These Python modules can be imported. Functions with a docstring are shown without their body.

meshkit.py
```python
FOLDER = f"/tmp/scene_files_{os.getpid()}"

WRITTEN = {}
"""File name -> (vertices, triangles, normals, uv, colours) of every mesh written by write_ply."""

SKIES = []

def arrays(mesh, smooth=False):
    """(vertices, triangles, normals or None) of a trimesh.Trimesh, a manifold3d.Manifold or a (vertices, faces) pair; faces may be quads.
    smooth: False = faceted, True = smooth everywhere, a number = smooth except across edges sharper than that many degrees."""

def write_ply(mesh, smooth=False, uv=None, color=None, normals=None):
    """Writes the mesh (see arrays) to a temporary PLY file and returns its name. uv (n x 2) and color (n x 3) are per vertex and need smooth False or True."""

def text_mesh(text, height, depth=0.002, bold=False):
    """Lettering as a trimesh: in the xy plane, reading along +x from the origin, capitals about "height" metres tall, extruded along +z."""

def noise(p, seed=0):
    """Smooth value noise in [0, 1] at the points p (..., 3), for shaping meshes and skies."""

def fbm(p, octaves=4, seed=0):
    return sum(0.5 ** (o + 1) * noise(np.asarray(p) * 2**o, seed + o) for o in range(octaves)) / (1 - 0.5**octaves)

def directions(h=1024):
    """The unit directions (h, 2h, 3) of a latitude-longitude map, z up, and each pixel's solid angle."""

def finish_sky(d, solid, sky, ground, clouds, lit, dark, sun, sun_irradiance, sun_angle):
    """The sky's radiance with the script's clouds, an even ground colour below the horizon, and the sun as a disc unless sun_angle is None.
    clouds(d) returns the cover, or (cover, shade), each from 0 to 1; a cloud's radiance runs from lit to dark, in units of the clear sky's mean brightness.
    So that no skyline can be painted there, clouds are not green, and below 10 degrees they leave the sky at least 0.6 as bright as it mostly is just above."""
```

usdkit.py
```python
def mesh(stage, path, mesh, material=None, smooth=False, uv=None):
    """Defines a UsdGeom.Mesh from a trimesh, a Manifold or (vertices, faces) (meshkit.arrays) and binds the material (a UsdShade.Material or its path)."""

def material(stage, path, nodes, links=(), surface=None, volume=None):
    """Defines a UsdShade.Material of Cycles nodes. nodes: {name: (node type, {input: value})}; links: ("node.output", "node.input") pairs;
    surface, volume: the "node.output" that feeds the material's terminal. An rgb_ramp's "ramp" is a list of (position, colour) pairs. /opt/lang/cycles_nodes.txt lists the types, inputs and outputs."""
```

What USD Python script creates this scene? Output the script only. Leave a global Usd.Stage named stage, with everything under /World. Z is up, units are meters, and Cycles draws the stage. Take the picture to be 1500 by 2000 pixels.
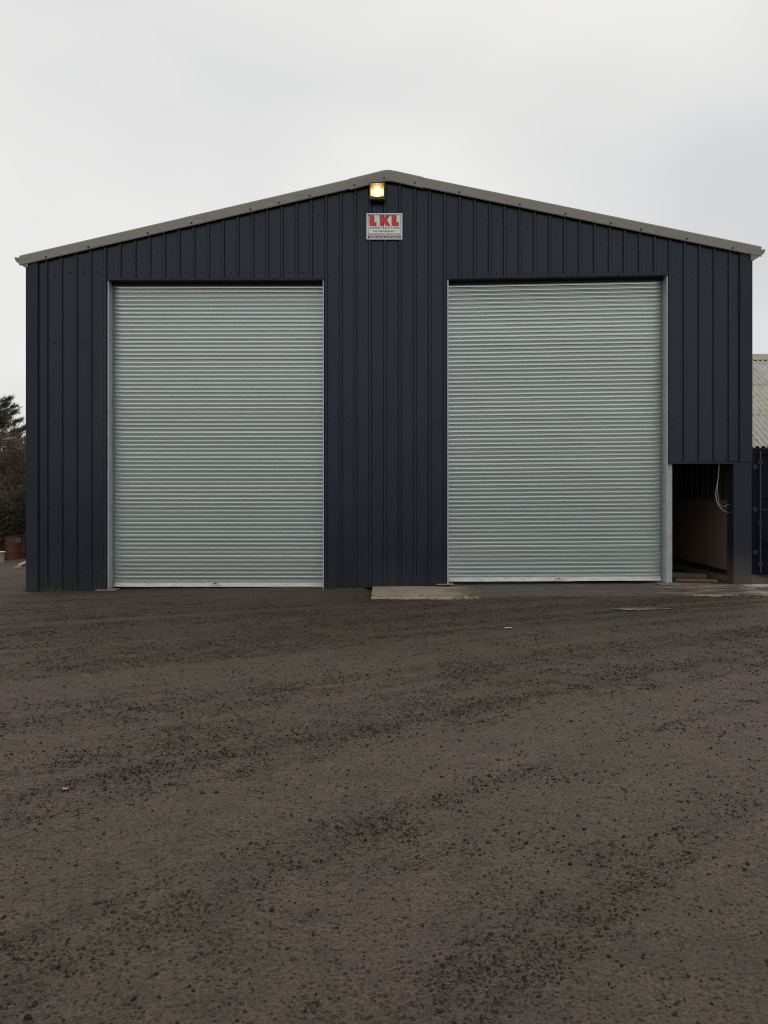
import math
import numpy as np
import trimesh
import usdkit
import meshkit
import shapely
from shapely.geometry import Polygon, LineString
from pxr import Usd, UsdGeom, UsdLux, UsdShade, Gf, Sdf, Vt

stage = Usd.Stage.CreateInMemory()
UsdGeom.SetStageUpAxis(stage, UsdGeom.Tokens.z)
UsdGeom.SetStageMetersPerUnit(stage, 1.0)
UsdGeom.Xform.Define(stage, '/World')
UsdGeom.Scope.Define(stage, '/World/Looks')
rng = np.random.default_rng(7)

# ------------------------------------------------------------------ camera
EYE = 1.6
F = 1675.0                      # focal length in photograph pixels (1500 wide)
HOR = 975.0                     # pixel row of the horizon
cam = UsdGeom.Camera.Define(stage, '/World/camera')
cam.AddTranslateOp().Set(Gf.Vec3d(0, 0, EYE))
cam.AddRotateXOp().Set(90.0)
cam.CreateHorizontalApertureAttr(36.0)
cam.CreateVerticalApertureAttr(48.0)
cam.CreateFocalLengthAttr(36.0 * F / 1500.0)
cam.CreateVerticalApertureOffsetAttr((HOR - 1000.0) / 1500.0 * 36.0)
cam.CreateClippingRangeAttr(Gf.Vec2f(0.05, 5000.0))
cam.CreateExposureAttr(0.0)

# ------------------------------------------------------------------ sky and sun (overcast)
SKYX = 0.37
SUN_EL, SUN_ROT = math.radians(42), math.radians(12)
mat = lambda name, nodes, links, **k: usdkit.material(stage, '/World/Looks/' + name, nodes, links, **k)
sky_m = mat('overcast_sky', {
    'sky': ('sky_texture', {'sky_type': 'single_scattering', 'sun_disc': False, 'sun_elevation': SUN_EL, 'sun_rotation': SUN_ROT}),
    'tc': ('texture_coordinate', {}),
    'map': ('mapping', {'scale': (1.0, 1.0, 2.0), 'location': (SKYX, 0.0, 0.0)}),
    'n': ('noise_texture', {'scale': 1.7, 'detail': 3.0, 'roughness': 0.42, 'distortion': 0.3}),
    'r': ('rgb_ramp', {'ramp': [(0.36, (6.6, 6.65, 6.8)), (0.5, (7.6, 7.6, 7.5)), (0.64, (8.5, 8.45, 8.25))]}),
    'mix': ('mix', {'mix_type': 'mix', 'fac': 0.95}),
    'bg': ('background_shader', {'strength': 0.1})},
    [('tc.generated', 'map.vector'), ('map.vector', 'n.vector'), ('n.fac', 'r.fac'), ('sky.color', 'mix.color1'), ('r.color', 'mix.color2'), ('mix.color', 'bg.color')],
    surface='bg.background')
dome = UsdLux.DomeLight.Define(stage, '/World/sky')
dome.GetPrim().SetCustomDataByKey('kind', 'structure')
UsdShade.MaterialBindingAPI.Apply(dome.GetPrim()).Bind(sky_m)
sun = UsdLux.DistantLight.Define(stage, '/World/sun')
sun.CreateIntensityAttr(0.35)
sun.CreateAngleAttr(30.0)
sun.CreateNormalizeAttr(True)
sun.CreateColorAttr(Gf.Vec3f(1.0, 0.97, 0.93))
_d = np.array([math.sin(SUN_ROT) * math.cos(SUN_EL), math.cos(SUN_ROT) * math.cos(SUN_EL), math.sin(SUN_EL)])
_q = Gf.Rotation(Gf.Vec3d(0, 0, 1), Gf.Vec3d(*map(float, _d)))
sun.AddTransformOp().Set(Gf.Matrix4d().SetRotate(_q))

# ------------------------------------------------------------------ helpers
D = 15.0                        # distance of the shed's front


def X(px, y=D): return (px - 750.0) / F * y
def Z(py, y=D): return EYE - (py - HOR) / F * y


class MB:
    """collects triangles"""
    def __init__(s): s.v, s.f, s.n = [], [], 0

    def add(s, v, f):
        v, f = np.asarray(v, float), np.asarray(f, int)
        if f.shape[1] == 4:
            f = np.vstack([f[:, [0, 1, 2]], f[:, [0, 2, 3]]])
        s.v.append(v); s.f.append(f + s.n); s.n += len(v)
        return s

    def tm(s, m, T=None):
        v = np.asarray(m.vertices)
        if T is not None:
            v = v @ np.asarray(T)[:3, :3].T + np.asarray(T)[:3, 3]
        return s.add(v, m.faces)

    def box(s, x0, x1, y0, y1, z0, z1, ch=0.0):
        if ch <= 0:
            m = trimesh.creation.box(bounds=[(x0, y0, z0), (x1, y1, z1)])
            return s.tm(m)
        pts = []
        lo, hi = np.array([x0, y0, z0]), np.array([x1, y1, z1])
        for c in np.ndindex(2, 2, 2):
            for a in range(3):
                p = np.where(np.array(c) == 1, hi - ch, lo + ch)
                p[a] = hi[a] if c[a] else lo[a]
                pts.append(p)
        return s.tm(trimesh.convex.convex_hull(np.array(pts)))

    def quad(s, a, b, c, d): return s.add([a, b, c, d], [[0, 1, 2, 3]])

    def tube(s, pts, r, n=8):
        pts = np.asarray(pts, float)
        r = np.broadcast_to(np.asarray(r, float), len(pts))
        t = np.gradient(pts, axis=0)
        t /= np.linalg.norm(t, axis=1, keepdims=True) + 1e-12
        ref = np.array([0, 0, 1.0]) if abs(t[:, 2]).mean() < 0.8 else np.array([1.0, 0, 0])
        u = np.cross(t, ref); u /= np.linalg.norm(u, axis=1, keepdims=True)
        w = np.cross(t, u)
        a = np.linspace(0, 2 * np.pi, n, endpoint=False)
        v = pts[:, None] + r[:, None, None] * (np.cos(a)[None, :, None] * u[:, None] + np.sin(a)[None, :, None] * w[:, None])
        v = v.reshape(-1, 3)
        f = []
        for i in range(len(pts) - 1):
            for j in range(n):
                k = (j + 1) % n
                f.append([i * n + j, i * n + k, (i + 1) * n + k, (i + 1) * n + j])
        s.add(v, f)
        for base, flip in ((0, 1), ((len(pts) - 1) * n, 0)):
            c = v[base:base + n]
            fan = [[0, j, j + 1] for j in range(1, n - 1)]
            s.add(c, fan)
        return s

    def sweep(s, poly, pos):
        """poly: closed 2-D outline (list of points or shapely Polygon); pos: list of functions (a, b) -> xyz"""
        if not isinstance(poly, Polygon):
            poly = Polygon(poly)
        poly = shapely.geometry.polygon.orient(poly)
        for ring in [poly.exterior, *poly.interiors]:
            c = np.array(ring.coords)[:-1]
            n = len(c)
            V = np.vstack([np.array([p(a, b) for a, b in c]) for p in pos])
            f = []
            for k in range(len(pos) - 1):
                for j in range(n):
                    q = (j + 1) % n
                    f.append([k * n + j, k * n + q, (k + 1) * n + q, (k + 1) * n + j])
            s.add(V, f)
        v2, f2 = trimesh.creation.triangulate_polygon(poly, engine='earcut')
        for p in (pos[0], pos[-1]):
            s.add(np.array([p(a, b) for a, b in v2]), f2)
        return s

    def mesh(s):
        return trimesh.Trimesh(np.vstack(s.v), np.vstack(s.f), process=False)

    def build(s, name, material, parent='/World', smooth=False):
        return obj(name, s.mesh(), material, parent, smooth)


used = {}


def numbered(path):
    k = used.get(path, 0)
    used[path] = k + 1
    return path if k == 0 else f'{path}_{k:03d}'


def pth(p): return p if isinstance(p, str) else str(p.GetPath())


def obj(name, mesh, material, parent='/World', smooth=False):
    m = usdkit.mesh(stage, numbered(pth(parent) + '/' + name), mesh, material, smooth=smooth)
    return m.GetPrim()


def tag(p, label=None, cat=None, group=None, kind=None):
    for k, v in (('label', label), ('category', cat), ('group', group), ('kind', kind)):
        if v:
            p.SetCustomDataByKey(k, v)
    return p


def thing(name, label, cat, loc=(0, 0, 0), rz=0.0, group=None, parent='/World'):
    x = UsdGeom.Xform.Define(stage, numbered(pth(parent) + '/' + name))
    x.AddTranslateOp().Set(Gf.Vec3d(*map(float, loc)))
    if rz:
        x.AddRotateZOp().Set(float(rz))
    return tag(x.GetPrim(), label, cat, group)


def fbm(p, o=4, seed=0): return meshkit.fbm(p, o, seed)


def P3(x, y, z=0.0):
    return np.stack(np.broadcast_arrays(np.asarray(x, float), np.asarray(y, float), np.asarray(z, float)), -1)


# ------------------------------------------------------------------ materials
def plain(name, col, rough=0.6, metal=0.0, var=0.12, scale=3.0, stretch=(1, 1, 1), bump=0.0, bscale=60.0, spec=0.5, dirt=None, dirt_at=(0.55, 0.75), dscale=2.0, objrand=0.0, rvar=0.1):
    """colour with soft tone variation, optional dirt patches and fine relief"""
    c = np.array(col)
    nodes = {'g': ('geometry', {}), 'map': ('mapping', {'scale': stretch}),
             'n': ('noise_texture', {'scale': scale, 'detail': 6.0, 'roughness': 0.62}),
             'r': ('rgb_ramp', {'ramp': [(0.25, tuple(c * (1 - var))), (0.75, tuple(c * (1 + var)))]}),
             'rr': ('map_range', {'from_min': 0.3, 'from_max': 0.7, 'to_min': max(rough - rvar, 0.02), 'to_max': min(rough + rvar, 1.0)}),
             'p': ('principled_bsdf', {'metallic': metal, 'specular_ior_level': spec})}
    links = [('g.position', 'map.vector'), ('map.vector', 'n.vector'), ('n.fac', 'r.fac'), ('n.fac', 'rr.value'), ('rr.result', 'p.roughness')]
    out = 'r.color'
    if objrand:
        nodes['oi'] = ('object_info', {})
        nodes['om'] = ('map_range', {'from_min': 0.0, 'from_max': 1.0, 'to_min': 1 - objrand, 'to_max': 1 + objrand})
        nodes['hs'] = ('hsv', {})
        links += [('oi.random', 'om.value'), ('om.result', 'hs.value'), (out, 'hs.color')]
        out = 'hs.color'
    if dirt is not None:
        nodes['n2'] = ('noise_texture', {'scale': dscale, 'detail': 8.0, 'roughness': 0.7, 'distortion': 0.4})
        nodes['d'] = ('map_range', {'from_min': dirt_at[0], 'from_max': dirt_at[1], 'to_min': 0.0, 'to_max': 1.0, 'clamp': True})
        nodes['dm'] = ('mix', {'mix_type': 'mix', 'color2': tuple(dirt)})
        links += [('map.vector', 'n2.vector'), ('n2.fac', 'd.value'), ('d.result', 'dm.fac'), (out, 'dm.color1')]
        out = 'dm.color'
    links.append((out, 'p.base_color'))
    if bump:
        nodes['nb'] = ('noise_texture', {'scale': bscale, 'detail': 4.0, 'roughness': 0.6})
        nodes['b'] = ('bump', {'strength': 1.0, 'distance': bump})
        links += [('g.position', 'nb.vector'), ('nb.fac', 'b.height'), ('b.normal', 'p.normal')]
    return mat(name, nodes, links, surface='p.BSDF')


def splashed(name, col, mud, z0, z1, rough=0.5, spec=0.5, objrand=0.0, amount=0.42):
    """painted sheet with uneven mud splash along its foot (a stain of its own)"""
    c = np.array(col)
    return mat(name, {
        'g': ('geometry', {}), 'map': ('mapping', {'scale': (1, 1, 0.25)}),
        'n': ('noise_texture', {'scale': 2.3, 'detail': 6.0, 'roughness': 0.65}),
        'r': ('rgb_ramp', {'ramp': [(0.25, tuple(c * 0.86)), (0.75, tuple(c * 1.15))]}),
        'oi': ('object_info', {}), 'om': ('map_range', {'from_min': 0.0, 'from_max': 1.0, 'to_min': 1 - objrand, 'to_max': 1 + objrand}),
        'hs': ('hsv', {}),
        'sx': ('separate_xyz', {}),
        'ns': ('noise_texture', {'scale': 7.0, 'detail': 8.0, 'roughness': 0.75}),
        'mr': ('map_range', {'from_min': z0, 'from_max': z1, 'to_min': amount, 'to_max': 0.0, 'clamp': True}),
        'mul': ('math', {'math_type': 'multiply'}),
        'mm': ('mix', {'mix_type': 'mix', 'color2': tuple(mud)}),
        'rr': ('map_range', {'from_min': 0.3, 'from_max': 0.7, 'to_min': rough - 0.08, 'to_max': rough + 0.1}),
        'nb': ('noise_texture', {'scale': 3.0, 'detail': 2.0}), 'b': ('bump', {'strength': 0.6, 'distance': 0.025}),
        'p': ('principled_bsdf', {'specular_ior_level': spec, 'specular_tint': (0.82, 0.905, 1.0)})},
        [('g.position', 'map.vector'), ('map.vector', 'n.vector'), ('n.fac', 'r.fac'), ('oi.random', 'om.value'), ('om.result', 'hs.value'), ('r.color', 'hs.color'),
         ('g.position', 'sx.vector'), ('g.position', 'ns.vector'), ('sx.z', 'mr.value'), ('mr.result', 'mul.value1'), ('ns.fac', 'mul.value2'),
         ('mul.value', 'mm.fac'), ('hs.color', 'mm.color1'), ('mm.color', 'p.base_color'), ('n.fac', 'rr.value'), ('rr.result', 'p.roughness'),
         ('map.vector', 'nb.vector'), ('nb.fac', 'b.height'), ('b.normal', 'p.normal')], surface='p.BSDF')


MUD = (0.085, 0.066, 0.052)
M_CLAD = splashed('navy_cladding', (0.0060, 0.0085, 0.0155), MUD, 0.0, 0.7, rough=0.33, spec=0.40)
M_FLASH = splashed('navy_flashing', (0.0080, 0.0106, 0.0175), MUD, 0.0, 0.6, rough=0.40, spec=0.36)
M_SCREW = plain('screw_cap', (0.006, 0.007, 0.009), 0.6, spec=0.2)
M_BARGE = plain('grey_barge', (0.245, 0.226, 0.195), 0.6, 0.0, 0.1, 2.5, (1, 1, 4), dirt=(0.18, 0.165, 0.14), dirt_at=(0.5, 0.8), dscale=3.0, objrand=0.06)
M_GUTTER = plain('gutter_grey', (0.20, 0.19, 0.175), 0.5)
M_STEEL = plain('galvanised_steel', (0.42, 0.44, 0.45), 0.5, 0.55, 0.22, 9.0, (1, 1, 0.7), dirt=(0.3, 0.31, 0.31), dirt_at=(0.5, 0.7), dscale=14.0)
M_PLATE = plain('muddy_plate', (0.24, 0.215, 0.18), 0.7, 0, 0.2, 9.0)
M_SLAT = plain('galvanised_slat', (0.70, 0.76, 0.75), 0.22, 0.95, 0.025, 0.8, (0.4, 1, 1), objrand=0.03, rvar=0.01)
M_RAIL = plain('shutter_bottom_rail', (0.66, 0.65, 0.61), 0.4, 0.15, 0.2, 4.0, (1, 1, 4), dirt=(0.36, 0.33, 0.28), dirt_at=(0.5, 0.75), dscale=5.0)
M_GUIDE = plain('guide_steel', (0.25, 0.26, 0.26), 0.5, 0.6)
M_PLY = plain('plywood', (0.25, 0.17, 0.12), 0.7, 0, 0.2, 2.0, (1, 1, 6), objrand=0.12)
M_DARKSHEET = plain('dark_sheeting', (0.07, 0.07, 0.06), 0.6)
M_CONC = plain('interior_concrete', (0.14, 0.125, 0.11), 0.8, dirt=MUD, dirt_at=(0.4, 0.6))
M_TIMBER = plain('weathered_timber', (0.22, 0.17, 0.12), 0.8, 0, 0.3, 6.0, (1, 8, 8))
M_PALETIMBER = plain('pale_timber', (0.48, 0.42, 0.22), 0.7, 0, 0.2, 6.0, (1, 8, 8))
M_KERB = plain('pale_concrete_edge', (0.36, 0.32, 0.28), 0.8, 0, 0.25, 9.0)
M_WHITE = plain('white_plastic', (0.62, 0.60, 0.56), 0.4, 0, 0.08, 8.0)
M_SIGN = plain('sign_white', (0.80, 0.80, 0.77), 0.35, 0, 0.04)
M_SIGNFRAME = plain('sign_frame', (0.72, 0.72, 0.73), 0.35, 0.0, 0.05)
M_RED = plain('sign_red', (0.60, 0.045, 0.03), 0.4, 0, 0.06)
M_INK = plain('sign_ink', (0.025, 0.025, 0.028), 0.5, 0, 0.06)
M_INKGREY = plain('sign_grey_ink', (0.06, 0.062, 0.06), 0.5, 0, 0.06)
M_LAMPCASE = plain('lamp_case', (0.05, 0.035, 0.025), 0.45)
M_REFLECT = plain('lamp_reflector', (0.34, 0.22, 0.085), 0.45, 0.5, 0.25, 30.0)
M_CABLE = plain('pale_cable', (0.44, 0.42, 0.39), 0.5)
M_CONDUIT = plain('grey_conduit', (0.16, 0.16, 0.16), 0.5)
M_CONT = plain('container_navy', (0.006, 0.008, 0.020), 0.38, 0, 0.3, 2.0, (1, 1, 0.4), dirt=(0.03, 0.025, 0.025), dirt_at=(0.6, 0.75), dscale=4.0)
M_CONTSTEEL = plain('container_bars', (0.07, 0.08, 0.11), 0.4, 0.3)
M_DRUM = plain('rusty_red', (0.105, 0.026, 0.019), 0.65, 0, 0.35, 3.5, (1, 1, 1.6), dirt=(0.11, 0.045, 0.02), dirt_at=(0.48, 0.62), dscale=5.0)
M_DRUMDARK = plain('drum_dark_rim', (0.04, 0.028, 0.025), 0.7)
M_BARK = plain('bark', (0.075, 0.06, 0.045), 0.9, 0, 0.3, 8.0, (1, 1, 0.3))
M_TWIG = plain('brown_twigs', (0.125, 0.092, 0.062), 0.9, 0, 0.3, 1.6)
M_PANEL_OLD = plain('old_wall_boarding', (0.12, 0.11, 0.09), 0.8)
M_EMIT = mat('lamp_light', {'e': ('emission', {'color': (1.0, 0.80, 0.45), 'strength': 24.0})}, [], surface='e.emission')
M_PANE = mat('lamp_pane', {'fr': ('fresnel', {'IOR': 1.45}), 't': ('transparent_bsdf', {}), 'gl': ('glossy_bsdf', {'roughness': 0.08}), 'm': ('mix_closure', {})},
             [('fr.fac', 'm.fac'), ('t.BSDF', 'm.closure1'), ('gl.BSDF', 'm.closure2')], surface='m.closure')


def leaf_mat(name, col, var=0.35):
    c = np.array(col)
    return mat(name, {'g': ('geometry', {}), 'n': ('noise_texture', {'scale': 1.3, 'detail': 3.0}),
                      'r': ('rgb_ramp', {'ramp': [(0.3, tuple(c * (1 - var))), (0.7, tuple(c * (1 + var)))]}),
                      'p': ('principled_bsdf', {'roughness': 0.6, 'specular_ior_level': 0.3}), 't': ('translucent_bsdf', {}), 'm': ('mix_closure', {'fac': 0.25})},
               [('g.position', 'n.vector'), ('n.fac', 'r.fac'), ('r.color', 'p.base_color'), ('r.color', 't.color'), ('p.BSDF', 'm.closure1'), ('t.BSDF', 'm.closure2')], surface='m.closure')


M_NEEDLE = leaf_mat('pine_needles', (0.105, 0.108, 0.074))
M_OLIVE = leaf_mat('olive_leaves', (0.11, 0.105, 0.06))
M_DRYLEAF = leaf_mat('dry_leaves', (0.125, 0.092, 0.058))
M_GRASS = leaf_mat('grass_blades', (0.10, 0.11, 0.05))

# ------------------------------------------------------------------ ground
def track(x, y):
    """coordinate across the wheel tracks that sweep over the yard"""
    yy = np.clip(y, 1.0, 16.0) - 3.0
    return x - (0.84 * yy + 0.0945 * yy * yy) + 0.5 * (fbm(P3(x * 0.25, y * 0.25), 2, 41) - 0.5)


def perp_scale(y):
    yy = np.clip(y, 1.0, 16.0) - 3.0
    return 1.0 / np.sqrt(1 + (0.84 + 0.189 * yy) ** 2)


def loose(x, y):
    """0..1: how much loose gravel lies here (the rest is packed mud)"""
    u = track(x, y)
    along = y * 0.2
    a = fbm(P3(u * 0.95, along, 3.1), 3, 11)
    b = fbm(P3(u * 3.2, along * 1.5, 7.7), 3, 12)
    c = fbm(P3(x * 0.8, y * 0.8, 1.7), 3, 13)
    d = fbm(P3(x * 4.0, y * 4.0, 4.7), 2, 14)
    v = 0.38 * a + 0.30 * b + 0.20 * c + 0.12 * d
    for uc, w in ((-1.27, 0.22), (0.55, 0.30), (-3.35, 0.26), (-6.2, 0.45), (-9.6, 0.30), (-12.0, 0.4), (2.3, 0.3)):
        v = v + 0.060 * np.exp(-((u - uc) / w) ** 2) * (0.3 + 1.4 * b)
    return np.clip((v - 0.455) / 0.17, 0, 1)


def base_z(x, y):
    z = -0.01 + 0.0095 * (np.clip(x, -14, 14) + 6.2)
    z = z + 0.09 * (fbm(P3(x * 0.16, y * 0.16, 5.0), 3, 21) - 0.5) * np.clip((13.0 - y) / 4.0, 0.1, 1)
    u = track(x, y)
    z = z + 0.030 * (fbm(P3(u * 2.4, y * 0.25, 2.0), 3, 22) - 0.5)
    # in front of and beneath the concrete apron the soil lies a little lower
    apron = np.clip((x + 0.4) / 0.25, 0, 1) * np.clip((y - 13.25) / 0.15, 0, 1) * np.clip((6.6 - x) / 0.3, 0, 1)
    z = z - 0.06 * apron * np.clip((4.5 - x) / 5.0, 0.45, 1)
    inside = np.clip((y - 15.30) / 0.1, 0, 1) * (np.abs(x) < 6.3) * (y < 31)
    return z - 0.12 * inside


def ground_z(x, y, lo=None):
    lo = loose(x, y) if lo is None else lo
    z = base_z(x, y)
    k = np.clip(1.4 - y / 40.0, 0, 1)
    z = z + k * (0.014 + 0.016 * lo) * (fbm(P3(x * 9, y * 9), 3, 31) - 0.5)
    z = z + k * (0.008 + 0.026 * lo) * (fbm(P3(x * 32, y * 38), 3, 32) - 0.5)
    return z


def axis(limits, steps):
    out = [limits[0]]
    while out[-1] < limits[1]:
        out.append(out[-1] + steps(out[-1]))
    return np.array(out)


def xs_step(a):
    return 0.013 if a < 1.7 else 0.022 if a < 4 else 0.04 if a < 8 else 0.06 * (a / 8) ** 2.5


xh = axis((0.0, 400.0), xs_step)
gx = np.concatenate([-xh[:0:-1], xh])
gy = np.concatenate([[-300, -120, -50, -20, -8, -4, -2, -1, 0, 0.6, 1.2], axis((1.6, 700.0), lambda y: 0.0042 * y if y < 15 else 0.0042 * 15 * (y / 15) ** 2.2)])
GX, GY = np.meshgrid(gx, gy)
LO = loose(GX, GY)
GZ = ground_z(GX, GY, LO)
nx, ny = len(gx), len(gy)
ii = np.arange(nx * ny).reshape(ny, nx)
gf = np.stack([ii[:-1, :-1], ii[:-1, 1:], ii[1:, 1:], ii[1:, :-1]], -1).reshape(-1, 4)

M_GROUND = mat('muddy_gravel', {
    'g': ('geometry', {}), 'lo': ('attribute', {'attribute': 'loose'}),
    # broad hue patches
    'n1': ('noise_texture', {'scale': 0.55, 'detail': 5.0, 'roughness': 0.6}),
    'r1': ('rgb_ramp', {'ramp': [(0.38, (0.101, 0.082, 0.056)), (0.5, (0.104, 0.080, 0.059)), (0.64, (0.113, 0.081, 0.067))]}),
    # medium blotches, damp / dry / rusty
    'n2': ('noise_texture', {'scale': 4.0, 'detail': 9.0, 'roughness': 0.72}),
    'r2': ('rgb_ramp', {'ramp': [(0.36, (0.74, 0.73, 0.73)), (0.5, (1.0, 1.0, 1.0)), (0.64, (1.22, 1.19, 1.15))]}),
    'm2': ('mix', {'mix_type': 'multiply', 'fac': 1.0}),
    # fine grit
    'n3': ('noise_texture', {'scale': 62.0, 'detail': 6.0, 'roughness': 0.85}),
    'r3': ('rgb_ramp', {'ramp': [(0.38, (0.36, 0.34, 0.33)), (0.5, (1.0, 1.0, 1.0)), (0.63, (1.5, 1.47, 1.43))]}),
    'm3': ('mix', {'mix_type': 'multiply', 'fac': 1.0}),
    # dark stones set flush in the mud: some cells of a cell pattern
    'nw': ('noise_texture', {'scale': 55.0, 'detail': 3.0, 'roughness': 0.7}), 'wv': ('vector_math', {'math_type': 'multiply_add', 'vector2': (0.030, 0.030, 0.0), 'vector3': (0, 0, 0)}),
    'v': ('voronoi_texture', {'scale': 54.0, 'randomness': 1.0}), 'vs': ('separate_color', {}),
    'th': ('map_range', {'from_min': 0.0, 'from_max': 1.0, 'to_min': 0.19, 'to_max': 0.75}),
    'pick': ('math', {'math_type': 'less_than'}),
    'rad': ('map_range', {'from_min': 0.28, 'from_max': 0.44, 'to_min': 1.0, 'to_max': 0.0, 'clamp': True}),
    'fl': ('math', {'math_type': 'multiply'}), 'fl2': ('math', {'math_type': 'multiply', 'value2': 0.75}),
    'vc': ('mix', {'mix_type': 'mix', 'color2': (0.024, 0.019, 0.017)}),
    'v2': ('voronoi_texture', {'scale': 85.0, 'randomness': 1.0}), 'vs2': ('separate_color', {}),
    'th2': ('map_range', {'from_min': 0.0, 'from_max': 1.0, 'to_min': 0.12, 'to_max': 0.45}),
    'pick2': ('math', {'math_type': 'less_than'}),
    'rad2': ('map_range', {'from_min': 0.25, 'from_max': 0.45, 'to_min': 0.7, 'to_max': 0.0, 'clamp': True}),
    'fb': ('math', {'math_type': 'multiply'}),
    'vc2': ('mix', {'mix_type': 'mix', 'color2': (0.028, 0.022, 0.019)}),
    'hs': ('hsv', {'saturation': 1.0}),
    'lod': ('map_range', {'from_min': 0.0, 'from_max': 1.0, 'to_min': 1.05, 'to_max': 0.93}),
    'hb': ('math', {'math_type': 'multiply_add', 'value2': 0.8}),
    'b': ('bump', {'strength': 1.0, 'distance': 0.018}),
    'rr': ('map_range', {'from_min': 0.3, 'from_max': 0.7, 'to_min': 0.60, 'to_max': 0.9}),
    'p': ('principled_bsdf', {'specular_ior_level': 0.18})},
    [('g.position', 'n1.vector'), ('g.position', 'n2.vector'), ('g.position', 'n3.vector'), ('g.position', 'nw.vector'), ('nw.color', 'wv.vector1'), ('g.position', 'wv.vector3'), ('wv.vector', 'v.vector'), ('wv.vector', 'v2.vector'),
     ('n1.fac', 'r1.fac'), ('n2.fac', 'r2.fac'), ('n3.fac', 'r3.fac'),
     ('r1.color', 'm2.color1'), ('r2.color', 'm2.color2'), ('m2.color', 'm3.color1'), ('r3.color', 'm3.color2'),
     ('v.color', 'vs.color'), ('lo.fac', 'th.value'), ('vs.r', 'pick.value1'), ('th.result', 'pick.value2'), ('v.distance', 'rad.value'),
     ('pick.value', 'fl.value1'), ('rad.result', 'fl.value2'), ('fl.value', 'fl2.value1'),
     ('v2.color', 'vs2.color'), ('lo.fac', 'th2.value'), ('vs2.r', 'pick2.value1'), ('th2.result', 'pick2.value2'), ('v2.distance', 'rad2.value'),
     ('pick2.value', 'fb.value1'), ('rad2.result', 'fb.value2'),
     ('m3.color', 'vc.color1'), ('fl2.value', 'vc.fac'), ('vc.color', 'vc2.color1'), ('fb.value', 'vc2.fac'),
     ('lo.fac', 'lod.value'), ('lod.result', 'hs.value'), ('vc2.color', 'hs.color'), ('hs.color', 'p.base_color'),
     ('n3.fac', 'hb.value1'), ('fl.value', 'hb.value3'), ('hb.value', 'b.height'), ('b.normal', 'p.normal'),
     ('n2.fac', 'rr.value'), ('rr.result', 'p.roughness')], surface='p.BSDF')

gm = UsdGeom.Mesh.Define(stage, '/World/ground')
gv = np.stack([GX, GY, GZ], -1).reshape(-1, 3).astype(np.float32)
gm.CreatePointsAttr(Vt.Vec3fArray.FromNumpy(gv))
gm.CreateFaceVertexCountsAttr(Vt.IntArray.FromNumpy(np.full(len(gf), 4, np.int32)))
gm.CreateFaceVertexIndicesAttr(Vt.IntArray.FromNumpy(gf.astype(np.int32).ravel()))
gm.CreateSubdivisionSchemeAttr('none')
dzx = np.gradient(GZ, gx, axis=1); dzy = np.gradient(GZ, gy, axis=0)
gn = np.stack([-dzx, -dzy, np.ones_like(GZ)], -1); gn /= np.linalg.norm(gn, axis=-1, keepdims=True)
gm.CreateNormalsAttr(Vt.Vec3fArray.FromNumpy(gn.reshape(-1, 3).astype(np.float32)))
gm.SetNormalsInterpolation('vertex')
UsdGeom.PrimvarsAPI(gm).CreatePrimvar('loose', Sdf.ValueTypeNames.FloatArray, 'vertex').Set(Vt.FloatArray.FromNumpy(LO.ravel().astype(np.float32)))
UsdShade.MaterialBindingAPI.Apply(gm.GetPrim()).Bind(M_GROUND)
tag(gm.GetPrim(), 'muddy brown hardcore yard with sweeping wheel tracks', None, None, 'structure')


def gz(x, y): return float(ground_z(np.array([x]), np.array([y]))[0])


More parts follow.
